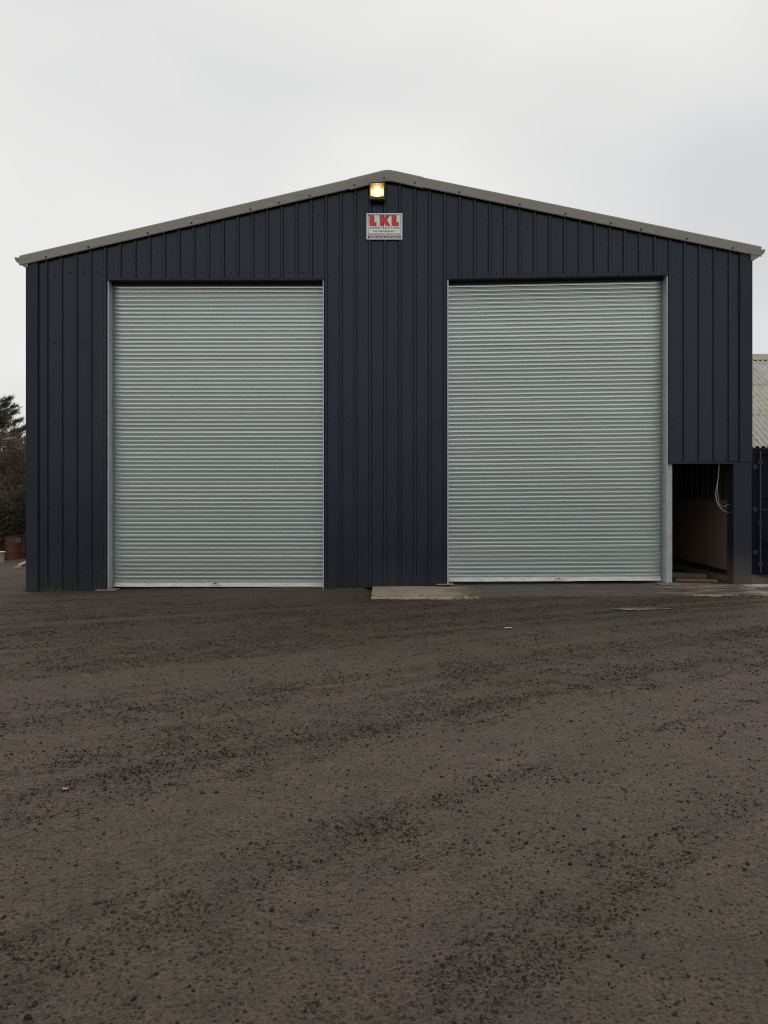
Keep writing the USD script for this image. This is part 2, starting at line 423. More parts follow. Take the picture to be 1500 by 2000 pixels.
# loose stones: uncountable, one instancer
def scatter_gravel():
    pi = UsdGeom.PointInstancer.Define(stage, '/World/gravel')
    cols = [(0.078, 0.060, 0.044), (0.028, 0.021, 0.017), (0.100, 0.079, 0.057), (0.050, 0.032, 0.024), (0.022, 0.017, 0.015), (0.125, 0.102, 0.080)]
    protos = []
    r = np.random.default_rng(3)
    for k, c in enumerate(cols):
        m = plain(f'stone_{["brown", "dark", "light", "reddish", "slate", "pale"][k]}', c, 0.85, 0, 0.25, 40.0, objrand=0.2, spec=0.2)
        ico = trimesh.creation.icosphere(1, 1.0)
        v = ico.vertices * (0.45 + 1.1 * fbm(ico.vertices * 1.5 + 10 * k, 2, k)[:, None]) * np.array([1.0, 0.8, 0.72])
        v = np.sign(v) * np.abs(v) ** 0.92
        q = usdkit.mesh(stage, f'/World/gravel/stone_{k + 1:03d}' if k else '/World/gravel/stone', trimesh.Trimesh(v, ico.faces, process=False), m)
        protos.append(q.GetPath())
    pi.CreatePrototypesRel().SetTargets(protos)
    X_, Y_, S_ = [], [], []
    for y0, y1, dens, smin, smax in ((1.9, 3.2, 12000, 0.0018, 0.0072), (3.2, 5.0, 6500, 0.0026, 0.0085), (5.0, 8.0, 2900, 0.0040, 0.0095), (8.0, 13.6, 1600, 0.0048, 0.0098)):
        w0 = 0.47 * y1 + 0.5
        n = int(dens * (y1 - y0) * 2 * w0)
        x, y = r.uniform(-w0, w0, n), r.uniform(y0, y1, n)
        lo = loose(x, y)
        clump = fbm(P3(x * 5, y * 5), 3, 51)
        keep = r.random(n) < np.clip(0.05 + 0.9 * lo * np.clip((clump - 0.38) / 0.2, 0, 1.0), 0, 1)
        keep &= np.abs(x) < 0.47 * y + 0.5
        keep &= ~((x > -0.25) & (y > 13.3) & (r.random(len(x)) > 0.35))
        x, y = x[keep], y[keep]
        s = smin * (smax / smin) ** (r.random(len(x)) ** 1.9)
        X_.append(x); Y_.append(y); S_.append(s)
    # odd bigger stones
    n = 120
    y = 1.9 + 11 * r.random(n) ** 1.2; x = (r.random(n) * 2 - 1) * (0.47 * y + 0.4)
    X_.append(x); Y_.append(y); S_.append(r.uniform(0.009, 0.014, n))
    x, y, s = map(np.concatenate, (X_, Y_, S_))
    z = np.where((x > -0.2) & (y > 13.42) & (x < 6.18), 0.074 + 0.0060 * (x + 0.2), ground_z(x, y)) + s * r.uniform(-0.1, 0.5, len(s))
    pi.CreatePositionsAttr(Vt.Vec3fArray.FromNumpy(np.stack([x, y, z], -1).astype(np.float32)))
    pi.CreateScalesAttr(Vt.Vec3fArray.FromNumpy((s[:, None] * r.uniform(0.75, 1.3, (len(s), 3))).astype(np.float32)))
    pi.CreateProtoIndicesAttr(Vt.IntArray.FromNumpy(r.choice(len(cols), len(s), p=[.20, .31, .18, .09, .20, .02]).astype(np.int32)))
    a, tlt, ax = r.uniform(0, 2 * np.pi, len(s)), r.normal(0, 0.25, len(s)), r.uniform(0, 2 * np.pi, len(s))
    qz = np.stack([np.cos(a / 2), 0 * a, 0 * a, np.sin(a / 2)], -1)
    qt = np.stack([np.cos(tlt / 2), np.sin(tlt / 2) * np.cos(ax), np.sin(tlt / 2) * np.sin(ax), 0 * a], -1)
    w1, x1, y1, z1 = qt.T; w2, x2, y2, z2 = qz.T
    q = np.stack([w1 * w2 - x1 * x2 - y1 * y2 - z1 * z2, w1 * x2 + x1 * w2 + y1 * z2 - z1 * y2, w1 * y2 - x1 * z2 + y1 * w2 + z1 * x2, w1 * z2 + x1 * y2 - y1 * x2 + z1 * w2], -1)
    pi.CreateOrientationsAttr(Vt.QuathArray([Gf.Quath(float(b[0]), float(b[1]), float(b[2]), float(b[3])) for b in q]))
    tag(pi.GetPrim(), 'loose brown gravel strewn in bands along the wheel tracks', 'gravel', None, 'stuff')
    return len(s)


N_STONES = scatter_gravel()

# ------------------------------------------------------------------ concrete apron and path
M_APRON = mat('muddy_concrete', {
    'g': ('geometry', {}), 'sx': ('separate_xyz', {}),
    'n': ('noise_texture', {'scale': 4.0, 'detail': 6.0, 'roughness': 0.65}),
    'r': ('rgb_ramp', {'ramp': [(0.3, (0.33, 0.26, 0.18)), (0.7, (0.46, 0.37, 0.26))]}),
    'map': ('mapping', {'scale': (0.9, 7.0, 1.0), 'rotation': (0, 0, 0.06)}),
    'ns': ('noise_texture', {'scale': 1.5, 'detail': 6.0, 'roughness': 0.6, 'distortion': 0.4}),
    'left': ('map_range', {'from_min': 0.6, 'from_max': 1.7, 'to_min': 0.36, 'to_max': 0.0, 'clamp': True}),
    'right': ('map_range', {'from_min': 4.3, 'from_max': 5.0, 'to_min': 0.0, 'to_max': 0.13, 'clamp': True}),
    'a1': ('math', {'math_type': 'add'}), 'a2': ('math', {'math_type': 'add'}),
    'th': ('map_range', {'from_min': 0.60, 'from_max': 0.72, 'to_min': 0.0, 'to_max': 1.0, 'clamp': True}),
    'n2': ('noise_texture', {'scale': 9.0, 'detail': 6.0, 'roughness': 0.7}),
    'mud': ('rgb_ramp', {'ramp': [(0.3, (0.070, 0.053, 0.040)), (0.7, (0.11, 0.085, 0.065))]}),
    'mx': ('mix', {'mix_type': 'mix'}),
    'b': ('bump', {'strength': 0.6, 'distance': 0.01}),
    'rr': ('map_range', {'from_min': 0.35, 'from_max': 0.65, 'to_min': 0.45, 'to_max': 0.9}),
    'p': ('principled_bsdf', {'specular_ior_level': 0.4})},
    [('g.position', 'sx.vector'), ('g.position', 'n.vector'), ('g.position', 'map.vector'), ('map.vector', 'ns.vector'), ('g.position', 'n2.vector'),
     ('n.fac', 'r.fac'), ('sx.x', 'left.value'), ('sx.x', 'right.value'), ('left.result', 'a1.value1'), ('right.result', 'a1.value2'),
     ('a1.value', 'a2.value1'), ('ns.fac', 'a2.value2'), ('a2.value', 'th.value'), ('n2.fac', 'mud.fac'), ('th.result', 'mx.fac'),
     ('mud.color', 'mx.color1'), ('r.color', 'mx.color2'), ('mx.color', 'p.base_color'), ('n2.fac', 'b.height'), ('b.normal', 'p.normal'), ('n2.fac', 'rr.value'), ('rr.result', 'p.roughness')],
    surface='p.BSDF')

def apron_top(x): return 0.074 + 0.0060 * (x + 0.2)

def slab(xa, xb, ya, yb, top, bottom, nxs, nys, jag, seed):
    """a slab whose front edge is a little broken and whose top is not quite even"""
    b = MB()
    xs, ys = np.linspace(xa, xb, nxs), np.linspace(ya, yb, nys)
    gx_, gy_ = np.meshgrid(xs, ys)
    edge = jag * (fbm(P3(gx_ * 5, gx_ * 0 + seed), 3, 61) - 0.5)
    gy2 = gy_ + edge * (1 - (gy_ - ya) / (yb - ya)) ** 3
    gz_ = top(gx_) + 0.012 * (fbm(P3(gx_ * 2, gy_ * 2), 3, 62) - 0.5)
    T = np.stack([gx_, gy2, gz_], -1).reshape(-1, 3)
    k = np.arange(nxs * nys).reshape(nys, nxs)
    f = np.stack([k[:-1, :-1], k[:-1, 1:], k[1:, 1:], k[1:, :-1]], -1).reshape(-1, 4)
    b.add(T, f)
    rim = np.concatenate([k[0, :], k[1:, -1], k[-1, -2::-1], k[-2:0:-1, 0]])
    top_, low = T[rim], T[rim] * [1, 1, 0] + [0, 0, bottom]
    n = len(rim)
    b.add(np.vstack([low, top_]), [[i, (i + 1) % n, n + (i + 1) % n, n + i] for i in range(n)])
    return b

tag(slab(-0.20, 6.18, 13.36, 15.285, apron_top, -0.15, 190, 30, 0.26, 1.0).build('concrete_apron', M_APRON, smooth=30),
    'pale concrete apron half hidden by mud before the right shutter', None, None, 'structure')
pa = slab(6.20, 9.2, 14.70, 14.98, lambda x: 0.118 + 0 * x, -0.1, 60, 6, 0.05, 5.0)
tag(pa.build('concrete_path', M_KERB, smooth=30), 'pale concrete strip running right from the dark corner column', None, None, 'structure')

# puddle
pud = [(X(1196, 11.75), 11.78), (X(1225, 11.7), 11.66), (X(1262, 11.7), 11.70), (X(1300, 11.7), 11.73), (X(1318, 11.7), 11.80), (X(1290, 11.9), 11.90), (X(1250, 11.9), 11.86), (X(1215, 11.9), 11.88)]
pc = Polygon(pud).buffer(0.03).buffer(-0.02)
zb = float(np.mean(base_z(np.array([p[0] for p in pud]), np.array([p[1] for p in pud]))))
M_WATER = mat('puddle_water', {'p': ('principled_bsdf', {'base_color': (0.05, 0.042, 0.034), 'roughness': 0.03, 'specular_ior_level': 0.6})}, [], surface='p.BSDF')
pv, pf = trimesh.creation.triangulate_polygon(pc, engine='earcut')
tag(obj('puddle', trimesh.Trimesh(np.column_stack([pv, np.full(len(pv), zb + 0.012)]), pf, process=False), M_WATER), 'thin pale puddle lying before the right shutter', None, None, 'structure')

# ------------------------------------------------------------------ the shed
shed = thing('warehouse', 'dark navy ribbed metal shed with two grey roller shutters', 'warehouse')
RIDGE = (X(757), Z(352))
EL, ER = (X(46), Z(520)), (X(1478), Z(502))         # lower edge of the barge boards


def under_barge(x):
    x = np.asarray(x, float)
    return np.where(x < RIDGE[0], RIDGE[1] + (x - RIDGE[0]) * (EL[1] - RIDGE[1]) / (EL[0] - RIDGE[0]), RIDGE[1] + (x - RIDGE[0]) * (ER[1] - RIDGE[1]) / (ER[0] - RIDGE[0]))


def wall_top(x): return under_barge(x) + 0.06


def foot(x): return np.interp(x, [X(52), X(210), X(640), X(735), X(870), X(1303)], [Z(1155), Z(1152), Z(1150), Z(1146.5), Z(1142), Z(1140)])


# openings in the cladding: x0, x1, lower, upper(x)
LD = dict(x0=X(210.5), x1=X(633), zt=(Z(547.5), Z(546.5)), zb=Z(1149))
RD = dict(x0=X(873), x1=X(1304), zt=(Z(545.5), Z(537.5)), zb=Z(1139))
GAP = dict(x0=X(1304), x1=X(1443), zt=(Z(902.5), Z(901)))
def head(o, x): return o['zt'][0] + (x - o['x0']) / (o['x1'] - o['x0']) * (o['zt'][1] - o['zt'][0])


RIB_H = 0.032
def rib_px(k): return 751.6 + k * (28.7 if k < 0 else 29.25)
ribs = [X(rib_px(k)) for k in range(-23, 24) if 84 < rib_px(k) < 1438]


def sheet_profile(xa, xb):
    pts = [(xa, 0.0), (xb, 0.0)]
    for c in ribs:
        for dx, h in ((-0.033, 0.0), (-0.017, RIB_H), (0.017, RIB_H), (0.033, 0.0)):
            if xa < c + dx < xb:
                pts.append((c + dx, h))
    base = sorted(pts)
    xs, hs = np.array([p[0] for p in base]), np.array([p[1] for p in base])
    # extra stations: opening edges, ridge, shallow swages
    more = [o[k] for o in (LD, RD, GAP) for k in ('x0', 'x1')] + [RIDGE[0]]
    more = [m for m in more if xa < m < xb and np.min(np.abs(xs - m)) > 1e-6]
    allx = np.array(sorted(list(xs) + more))
    return allx, np.interp(allx, xs, hs)


edges = [X(75)] + [ribs[i] + 0.0335 for i in range(3, len(ribs) - 2, 4)] + [X(1444)]
M_CLADS = [splashed(f'navy_cladding_{w}', np.array((0.0060, 0.0085, 0.0155)) * k, MUD, 0.0, 0.7, rough=r_, spec=0.42, amount=0.22) for w, k, r_ in (('plain', 1.0, 0.275), ('darker', 0.93, 0.265), ('lighter', 1.08, 0.285))]
for i in range(len(edges) - 1):
    xa, xb = edges[i], edges[i + 1]
    xs, hs = sheet_profile(xa, xb)
    b = MB()
    off = (0.0, 0.0025, 0.001, 0.003)[i % 4]
    for j in range(len(xs) - 1):
        x0, x1 = xs[j], xs[j + 1]
        xm = (x0 + x1) / 2
        lo0, lo1 = float(foot(x0)), float(foot(x1))
        for o in (LD, RD, GAP):
            if o['x0'] < xm < o['x1']:
                lo0, lo1 = head(o, x0), head(o, x1)
        zs = [0, 1]
        ya, yb = D - hs[j] - off, D - hs[j + 1] - off
        t0, t1 = float(wall_top(x0)), float(wall_top(x1))
        b.quad((x0, ya, lo0), (x1, yb, lo1), (x1, yb, t1), (x0, ya, t0))
    # the sheet's thickness at its outer lap
    b.box(xb - 0.004, xb, D - 0.006 - off, D - off, max(float(foot(xb)), 0) if not any(o['x0'] < xb < o['x1'] for o in (LD, RD, GAP)) else [head(o, xb) for o in (LD, RD, GAP) if o['x0'] < xb < o['x1']][0], float(wall_top(xb)) - 0.01)
    b.build('cladding_sheet', M_CLADS[i % 3], shed)

# screws: rows across the pans
b = MB()
hexa = trimesh.creation.cylinder(radius=0.0125, height=0.010, sections=6)
Rx = trimesh.transformations.rotation_matrix(np.pi / 2, [1, 0, 0])
pans = [(ribs[k] + ribs[k + 1]) / 2 for k in range(len(ribs) - 1)]
for x in pans:
    rows = [float(under_barge(x)) - 0.30 - 0.02 * rng.random()] + [Z(p) for p in (533, 668, 826, 985, 1118)]
    for z in rows:
        if z > float(under_barge(x)) - 0.2 or z < float(foot(x)) + 0.05:
            continue
        if any(o['x0'] - 0.02 < x < o['x1'] + 0.02 and z < head(o, x) + 0.03 for o in (LD, RD, GAP)):
            continue
        T = Rx.copy(); T[:3, 3] = (x + rng.uniform(-0.02, 0.02), D - 0.006, z + rng.uniform(-0.006, 0.006))
        b.tm(hexa, T)
tag(b.build('screws', M_SCREW, shed), None, None, None, 'stuff')

# corner flashings (angle sections that wrap the corners)
def angle(name, x_out, x_in, z0, ztop, y=D - 0.045, deep=0.35, m=M_FLASH, dy=0.0):
    s_ = 1 if x_in > x_out else -1
    t = 0.004
    poly = [(0, 0), (abs(x_in - x_out), 0), (abs(x_in - x_out), 0.03), (abs(x_in - x_out) - t, 0.03), (abs(x_in - x_out) - t, t), (t, t), (t, deep), (0, deep)]
    bb = MB().sweep(poly, [lambda a, c: (x_out + s_ * a, y + c, z0), lambda a, c: (x_out + s_ * a, y + c, float(ztop(x_out + s_ * a)))])
    return bb.build(name, m, shed)

angle('corner_flashing', X(52.5), X(75.5), Z(1157), lambda x: under_barge(x) + 0.04)
angle('corner_flashing', X(1467.5), X(1443.5), Z(902), lambda x: under_barge(x) + 0.04)
# boxed corner column below the right-hand sheets
b = MB(); b.box(X(1431.5), X(1466.8), D - 0.03, D + 0.26, 0.02, Z(902) - 0.003, 0.006)
b.build('corner_column', splashed('muddy_navy', (0.0080, 0.0106, 0.0175), MUD, 0.1, 0.75, rough=0.42, spec=0.36, amount=1.6), shed)
# flashing lip along the lower edge of the short right-hand sheets
b = MB(); b.box(X(1305), X(1443), D - 0.036, D + 0.05, Z(906), Z(902.3), 0.0)
b.build('drip_flashing', M_FLASH, shed)

# head flashings: soffit behind each door head
for o in (LD, RD):
    xa, xb = o['x0'] + 0.002, o['x1'] - 0.002
    t = 0.003
    poly = [(-0.043, 0.045), (-0.043, 0), (0.17, 0), (0.17, -0.045), (0.215, -0.045), (0.215, 0.3), (0.215 - t, 0.3), (0.215 - t, t), (-0.043 + t, t), (-0.043 + t, 0.045)]
    MB().sweep(poly, [lambda a, c, x=x: (x, D + a, head(o, x) + c - 0.006) for x in (xa, xb)]).build('head_flashing', M_FLASH, shed)

# galvanised posts beside the doors
def jamb(x_in, side, z0, z1, flange, wide=None):
    """x_in: edge towards the door; side: +1 when the post lies to the right of the door"""
    t = 0.006
    poly = [(0, 0), (flange, 0), (flange, t), (t, t), (t, 0.28), (0, 0.28)]
    bb = MB().sweep(poly, [lambda a, c, z=z: (x_in + side * a, D - 0.012 + c, z) for z in (z0, z1)])
    # bolts on the web
    cyl = trimesh.creation.cylinder(radius=0.009, height=0.012, sections=6)
    Ry = trimesh.transformations.rotation_matrix(np.pi / 2, [0, 1, 0])
    for k in range(9):
        T = Ry.copy(); T[:3, 3] = (x_in - side * 0.006, D + 0.12, z0 + 0.25 + (z1 - z0 - 0.5) * k / 8)
        bb.tm(cyl, T)
    return bb

jamb(X(213), -1, Z(1151), head(LD, X(213)) - 0.003, 0.021).build('steel_post', M_STEEL, shed)
jamb(X(630.6), 1, Z(1150), head(LD, X(630)) - 0.003, 0.020).build('steel_post', M_STEEL, shed)
jamb(X(876.2), -1, Z(1140), head(RD, X(876)) - 0.003, 0.026).build('steel_post', M_STEEL, shed)
bb = jamb(X(1301.5), 1, Z(1139), head(RD, X(1301)) - 0.003, 0.022)
bb.box(X(1301.5) + 0.004, X(1314.5), D + 0.035, D + 0.20, Z(1139), Z(880), 0.008)
tag(bb.build('steel_post', M_STEEL, shed), 'wide galvanised post bared at its foot')
for (xa, xb, ya, yb, z) in ((X(189), X(228), D - 0.10, D + 0.2, Z(1151)), (X(617), X(646), D - 0.06, D + 0.2, Z(1151)), (X(852), X(886), D - 0.10, D + 0.2, Z(1140)), (X(1286), X(1327), D - 0.10, D + 0.2, Z(1139.5))):
    MB().box(xa, xb, ya, yb, z - 0.015, z, 0.003).build('base_plate', M_PLATE, shed)

# roller shutters
SLAT = [(0.000, 0.0130), (-0.009, 0.0115), (-0.020, 0.0096), (-0.031, 0.0080), (-0.0365, 0.0082), (-0.0410, 0.0120), (-0.0470, 0.0190), (-0.0520, 0.0258), (-0.0538, 0.0278), (-0.0552, 0.0282), (-0.0568, 0.0268), (-0.0610, 0.0190), (-0.0650, 0.0090), (-0.0740, 0.0000), (-0.0755, 0.0130)]
YS = D + 0.265                  # plane of the curtains
for di, o in enumerate((LD, RD)):
    xa, xb = (X(213.6), X(630.2)) if di == 0 else (X(876.6), X(1301.0))
    ztl, ztr, zb_ = head(o, xa) + 0.03, head(o, xb) + 0.03, o['zb']
    rail_h = 0.085
    sh = MB()
    for x, s_ in ((xa, 1), (xb, -1)):   # guide channels
        sh.box(min(x, x + s_ * 0.065), max(x, x + s_ * 0.065), YS + 0.012, YS + 0.05, zb_, ztl - 0.0)
        sh.box(min(x, x + s_ * 0.012), max(x, x + s_ * 0.012), YS - 0.055, YS + 0.012, zb_, ztl - 0.0)
    sh.box(xa, xb, YS + 0.06, YS + 0.5, ztl, ztl + 0.5)      # hood of the barrel
    door = sh.build('roller_shutter', M_GUIDE, shed)
    tag(door, ('left-hand' if di == 0 else 'right-hand') + ' grey slatted roller shutter, closed')
    zl0, zr0 = zb_ + rail_h, zb_ + rail_h + (0.0 if di == 0 else 0.02)
    n = int(round((ztl - zl0) / 0.0735))
    prof = np.array(SLAT)
    for k in range(n):
        tl0, tl1 = ztl + (zl0 - ztl) * k / n, ztl + (zl0 - ztl) * (k + 1) / n
        tr0, tr1 = ztr + (zr0 - ztr) * k / n, ztr + (zr0 - ztr) * (k + 1) / n
        u = np.linspace(0, 1, 13)
        sag = 0.0004 * np.interp(u, np.linspace(0, 1, 5), rng.normal(0, 1, 5))
        bow = 0.0006 * np.interp(u, np.linspace(0, 1, 5), rng.normal(0, 1, 5)) + 0.0004 * rng.normal()
        tilt = 1 + 0.03 * rng.normal()
        V = []
        for i, uu in enumerate(u):
            x = xa + 0.013 + uu * (xb - xa - 0.026)
            a0, a1 = tl0 + uu * (tr0 - tl0), tl1 + uu * (tr1 - tl1)
            fz = -prof[:, 0] / 0.0755
            V.append(np.column_stack([np.full(len(prof), x), YS - prof[:, 1] * tilt - bow[i], a0 + fz * (a1 - a0) + sag[i]]))
        m_ = len(prof)
        f = [[i * m_ + j, i * m_ + j + 1, (i + 1) * m_ + j + 1, (i + 1) * m_ + j] for i in range(len(u) - 1) for j in range(m_ - 1)]
        MB().add(np.vstack(V), f).build('slat', M_SLAT, door, smooth=38)
    # bottom rail: T section with a slightly dented face
    u = np.linspace(0, 1, 45)
    rp = [(0.085, 0.0), (0.080, 0.004), (0.030, 0.016), (0.022, 0.020), (0.004, 0.022), (0.0, 0.018), (0.0, -0.02), (0.085, -0.02)]
    pos = []
    for i, uu in enumerate(u):
        dent = 0.0035 * math.sin(uu * (xb - xa) * 8.2) + 0.002 * rng.normal()
        pos.append(lambda a, c, x=xa + 0.014 + uu * (xb - xa - 0.028), z=zb_ + uu * (zr0 - zl0), dd=dent: (x, YS - c - dd * (a > 0.003) * (a < 0.08) * (c > 0), z + a))
    MB().sweep(rp, pos).build('bottom_rail', M_RAIL, door)
    lx = X(420.5, YS) if di == 0 else X(1090.5, YS)
    lw = 0.082 if di == 0 else 0.075
    lz = zb_ + 0.016
    MB().box(lx - lw, lx + lw, YS - 0.031, YS - 0.0235, lz + 0.01, lz + 0.062).build('sticker', M_WHITE, door)
    MB().box(lx - 0.02, lx + 0.03, YS - 0.0325, YS - 0.0312, lz + 0.036, lz + 0.055).build('sticker_mark', M_RED if di else M_INKGREY, door)

# barge boards along the verge
YB = D - 0.085
def top_line(px):               # photograph row of the verge's top edge
    return np.interp(px, [37, 757, 1487], [498.5, 331.5, 480.5])
def barge(pxs, name, drop=21.0, out=0.0, m=M_BARGE, closed=(True, True)):
    prof = LineString([(0.22, 0.008), (0.026, 0.0), (0.009, -0.007), (0.0, -0.024), (0.0, -drop / 112.0 + 0.012), (0.014, -drop / 112.0)]).buffer(0.0022, cap_style=2, join_style=2)
    return MB().sweep(prof, [lambda a, c, q=q: (X(q, YB), YB - out + a, Z(float(top_line(q)), YB) + c) for q in pxs]).build(name, m, shed)

barge([37.5, 365], 'barge_board', 20.0)
barge([360, 690], 'barge_board', 20.5, 0.005)
barge([1150, 1487.5], 'barge_board', 20.5)
barge([822, 1156], 'barge_board', 20.5, 0.005)
# ridge piece, rounded over at the apex
pr = [683, 735, 745, 752, 757, 763, 771, 782, 827]
top_save = top_line
def top_line(px): return np.interp(px, [37, 683, 740, 749, 757, 765, 775, 827, 1487], [498.5, 348.1, 334.2, 331.8, 331.0, 331.6, 333.6, 345.1, 480.5])
barge(pr, 'ridge_board', 23.0, 0.011)
b = MB()
for px in (90, 173, 289, 374, 489, 545, 605, 692, 750, 810, 897, 1015, 1104, 1193, 1252, 1341, 1431):
    T = Rx.copy(); T[:3, 3] = (X(px, YB), YB - 0.014, Z(float(top_save(px)) + 15.5, YB))
    b.tm(trimesh.creation.cylinder(radius=0.014, height=0.014, sections=8), T)
tag(b.build('barge_screws', M_SCREW, shed), None, None, None, 'stuff')

# gutters along both eaves, with stop ends
for pts in ([(28.5, 502.5), (30, 508), (34, 512.5), (40, 515.5), (44, 518.5), (48, 521), (53, 521.5), (53, 506)],
            [(1494.5, 487), (1493.5, 492), (1490, 496.5), (1484, 500), (1479, 503), (1474, 505.5), (1468, 508.5), (1468, 492)]):
    g = [(X(a, YB), Z(c, YB)) for a, c in pts]
    shell = LineString(g).buffer(0.004, join_style=2, cap_style=2)
    b = MB().sweep(shell, [lambda a, c, y=y: (a, y, c) for y in (YB + 0.012, 30.0)])
    b.sweep(Polygon(g).buffer(0.0055, join_style=2), [lambda a, c, y=y: (a, y, c) for y in (YB + 0.008, YB + 0.012)])
    b.build('gutter', M_GUTTER, shed)

# roof slopes, side and back walls, floor inside
zr = Z(335)
for s_, (ex, ez) in ((-1, (X(40), Z(502))), (1, (X(1485), Z(485)))):
    b = MB()
    npt = 56
    t = np.linspace(0, 1, npt)
    ysr = np.linspace(D + 0.0, 30.2, 230)
    top = []
    for y in (0,):
        pass
    # ribbed sheets: profile along y, swept from eaves to ridge
    h = np.where((np.arange(230) % 4) < 2, 0.0, 0.03)
    A = np.column_stack([np.full(230, ex), ysr, ez + h - 0.015]); B = np.column_stack([np.full(230, RIDGE[0]), ysr, zr + h - 0.015])
    b.add(np.vstack([A, B]), [[j, j + 1, 230 + j + 1, 230 + j] for j in range(229)])
    low = [0, 0, -0.06]
    b.add(np.vstack([A[[0, -1]] + low, B[[0, -1]] + low]), [[0, 1, 3, 2]])
    b.build('roof', M_BARGE, shed)


def ribbed_wall(p0, p1, z0, z1, depth, pitch=0.3):
    p0, p1 = np.array(p0, float), np.array(p1, float)
    L = np.linalg.norm(p1 - p0); d = (p1 - p0) / L; nn = np.array([-d[1], d[0]])
    pts = []
    s0 = 0.0
    while s0 < L:
        for a, h in ((0, 0), (0.12, 0), (0.15, 1), (0.27, 1), (0.30, 0)):
            if s0 + a <= L:
                pts.append((s0 + a, h * depth))
        s0 += pitch
    q = np.array([p0 + d * a + nn * h for a, h in pts])
    n = len(q)
    v = np.vstack([np.column_stack([q, np.full(n, z0)]), np.column_stack([q, np.full(n, z1)])])
    return MB().add(v, [[j, j + 1, n + j + 1, n + j] for j in range(n - 1)])


ribbed_wall((X(54), D + 0.3), (X(54), 30.0), 0.0, Z(512), 0.03).build('side_wall', M_DARKSHEET, shed)
ribbed_wall((X(1465.5), D + 0.27), (X(1465.5), 30.0), 0.05, Z(500), 0.03).build('side_wall', M_DARKSHEET, shed)
b = ribbed_wall((X(54), 30.0), (X(1465.5), 30.0), 0.0, Z(500), 0.03)
ga = [(X(54), 30.0, Z(500)), (X(1465.5), 30.0, Z(500)), (RIDGE[0], 30.0, zr - 0.08)]
b.add(ga, [[0, 1, 2]])
b.build('back_wall', M_DARKSHEET, shed)
MB().sweep([(X(54) + 0.03, D + 0.44), (X(1306), D + 0.44), (X(1306), D + 0.29), (X(1465) - 0.03, D + 0.29), (X(1465) - 0.03, 29.95), (X(54) + 0.03, 29.95)], [lambda a, c, z=z: (a, c, z) for z in (-0.1, 0.098)]).build('floor', M_CONC, shed)
# plywood boarding along the right-hand side, standing clear of the floor on bearers
XW = X(1465.5) - 0.10
yy = D + 0.32
k = 0
while yy < 27:
    MB().box(XW - 0.018 - 0.004 * (k % 2), XW, yy, yy + 1.21, 0.30 + 0.02 * (k % 3), 1.595 + 0.012 * (k % 2), 0.002).build('plywood_board', M_PLY, shed)
    yy += 1.22; k += 1
for z in (0.5, 1.45):
    MB().box(XW + 0.002, XW + 0.06, D + 0.3, 28.0, z, z + 0.07).build('wall_rail', M_TIMBER, shed)
MB().box(XW - 0.09, XW + 0.02, D + 0.32, 20.0, 0.10, 0.20, 0.004).build('floor_bearer', M_TIMBER, shed)
MB().box(XW - 0.03, XW + 0.0, D + 0.262, D + 0.30, 0.1, 2.1, 0.002).build('conduit', M_CONDUIT, shed)

# sill board across the small opening
b = MB().box(X(1318), X(1405), D + 0.25, D + 0.33, 0.10, 0.135, 0.004)
tag(b.build('timber_sill', plain('reddish_timber', (0.07, 0.03, 0.026), 0.8, 0, 0.3, 8.0)), 'low reddish timber lying across the small dark doorway', 'timber')

# odds and ends on the floor of the small opening
for k, (xa_, ya_, xb_, yb2, w_, h_, lab) in enumerate(((5.35, 15.75, 6.05, 15.55, 0.10, 0.045, 'dark plank on the floor inside the small doorway, nearest the column'), (5.5, 16.6, 6.1, 16.2, 0.14, 0.09, 'thick dark timber baulk further inside the small doorway'))):
    dv = np.array([xb_ - xa_, yb2 - ya_]); Ld = np.linalg.norm(dv); ang = math.atan2(dv[1], dv[0])
    m_ = MB().box(0, Ld, -w_ / 2, w_ / 2, 0, h_, 0.003).mesh()
    m_.apply_transform(trimesh.transformations.rotation_matrix(ang, [0, 0, 1])); m_.apply_translation((xa_, ya_, 0.1))
    tag(obj('timber_plank', m_, M_TIMBER), lab, 'plank')

# loose cable hanging in the small opening
cab = thing('hanging_cable', 'pale looped cable hanging in the small dark doorway', 'cable')
YC = D + 0.12
def spline(px, n=40):
    p = np.array(px, float)
    d = np.r_[0, np.cumsum(np.linalg.norm(np.diff(p[:, :2], axis=0), axis=1))]
    from scipy.interpolate import CubicSpline
    c = CubicSpline(d, p)
    q = c(np.linspace(0, d[-1], n))
    return np.array([(X(a, YC + e), YC + e, Z(w, YC + e)) for a, w, e in q])
MB().tube(spline([(1406, 898, 0), (1404, 915, 0), (1401, 945, 0), (1398, 962, 0), (1399, 975, 0), (1404, 988, 0), (1413, 997, 0), (1421, 1000.5, 0.02), (1427, 1000.5, 0.06)]), 0.0058, 7).build('strand', M_CABLE, cab, smooth=True)
MB().tube(spline([(1407, 898, 0.02), (1404.5, 916, 0.02), (1402, 942, 0.02), (1402, 962, 0.02), (1403.5, 978, 0.02), (1407, 987.5, 0.02), (1416, 988.5, 0.02), (1422, 985.5, 0.04), (1428, 984, 0.08)]), 0.0042, 7).build('strand', M_CABLE, cab, smooth=True)

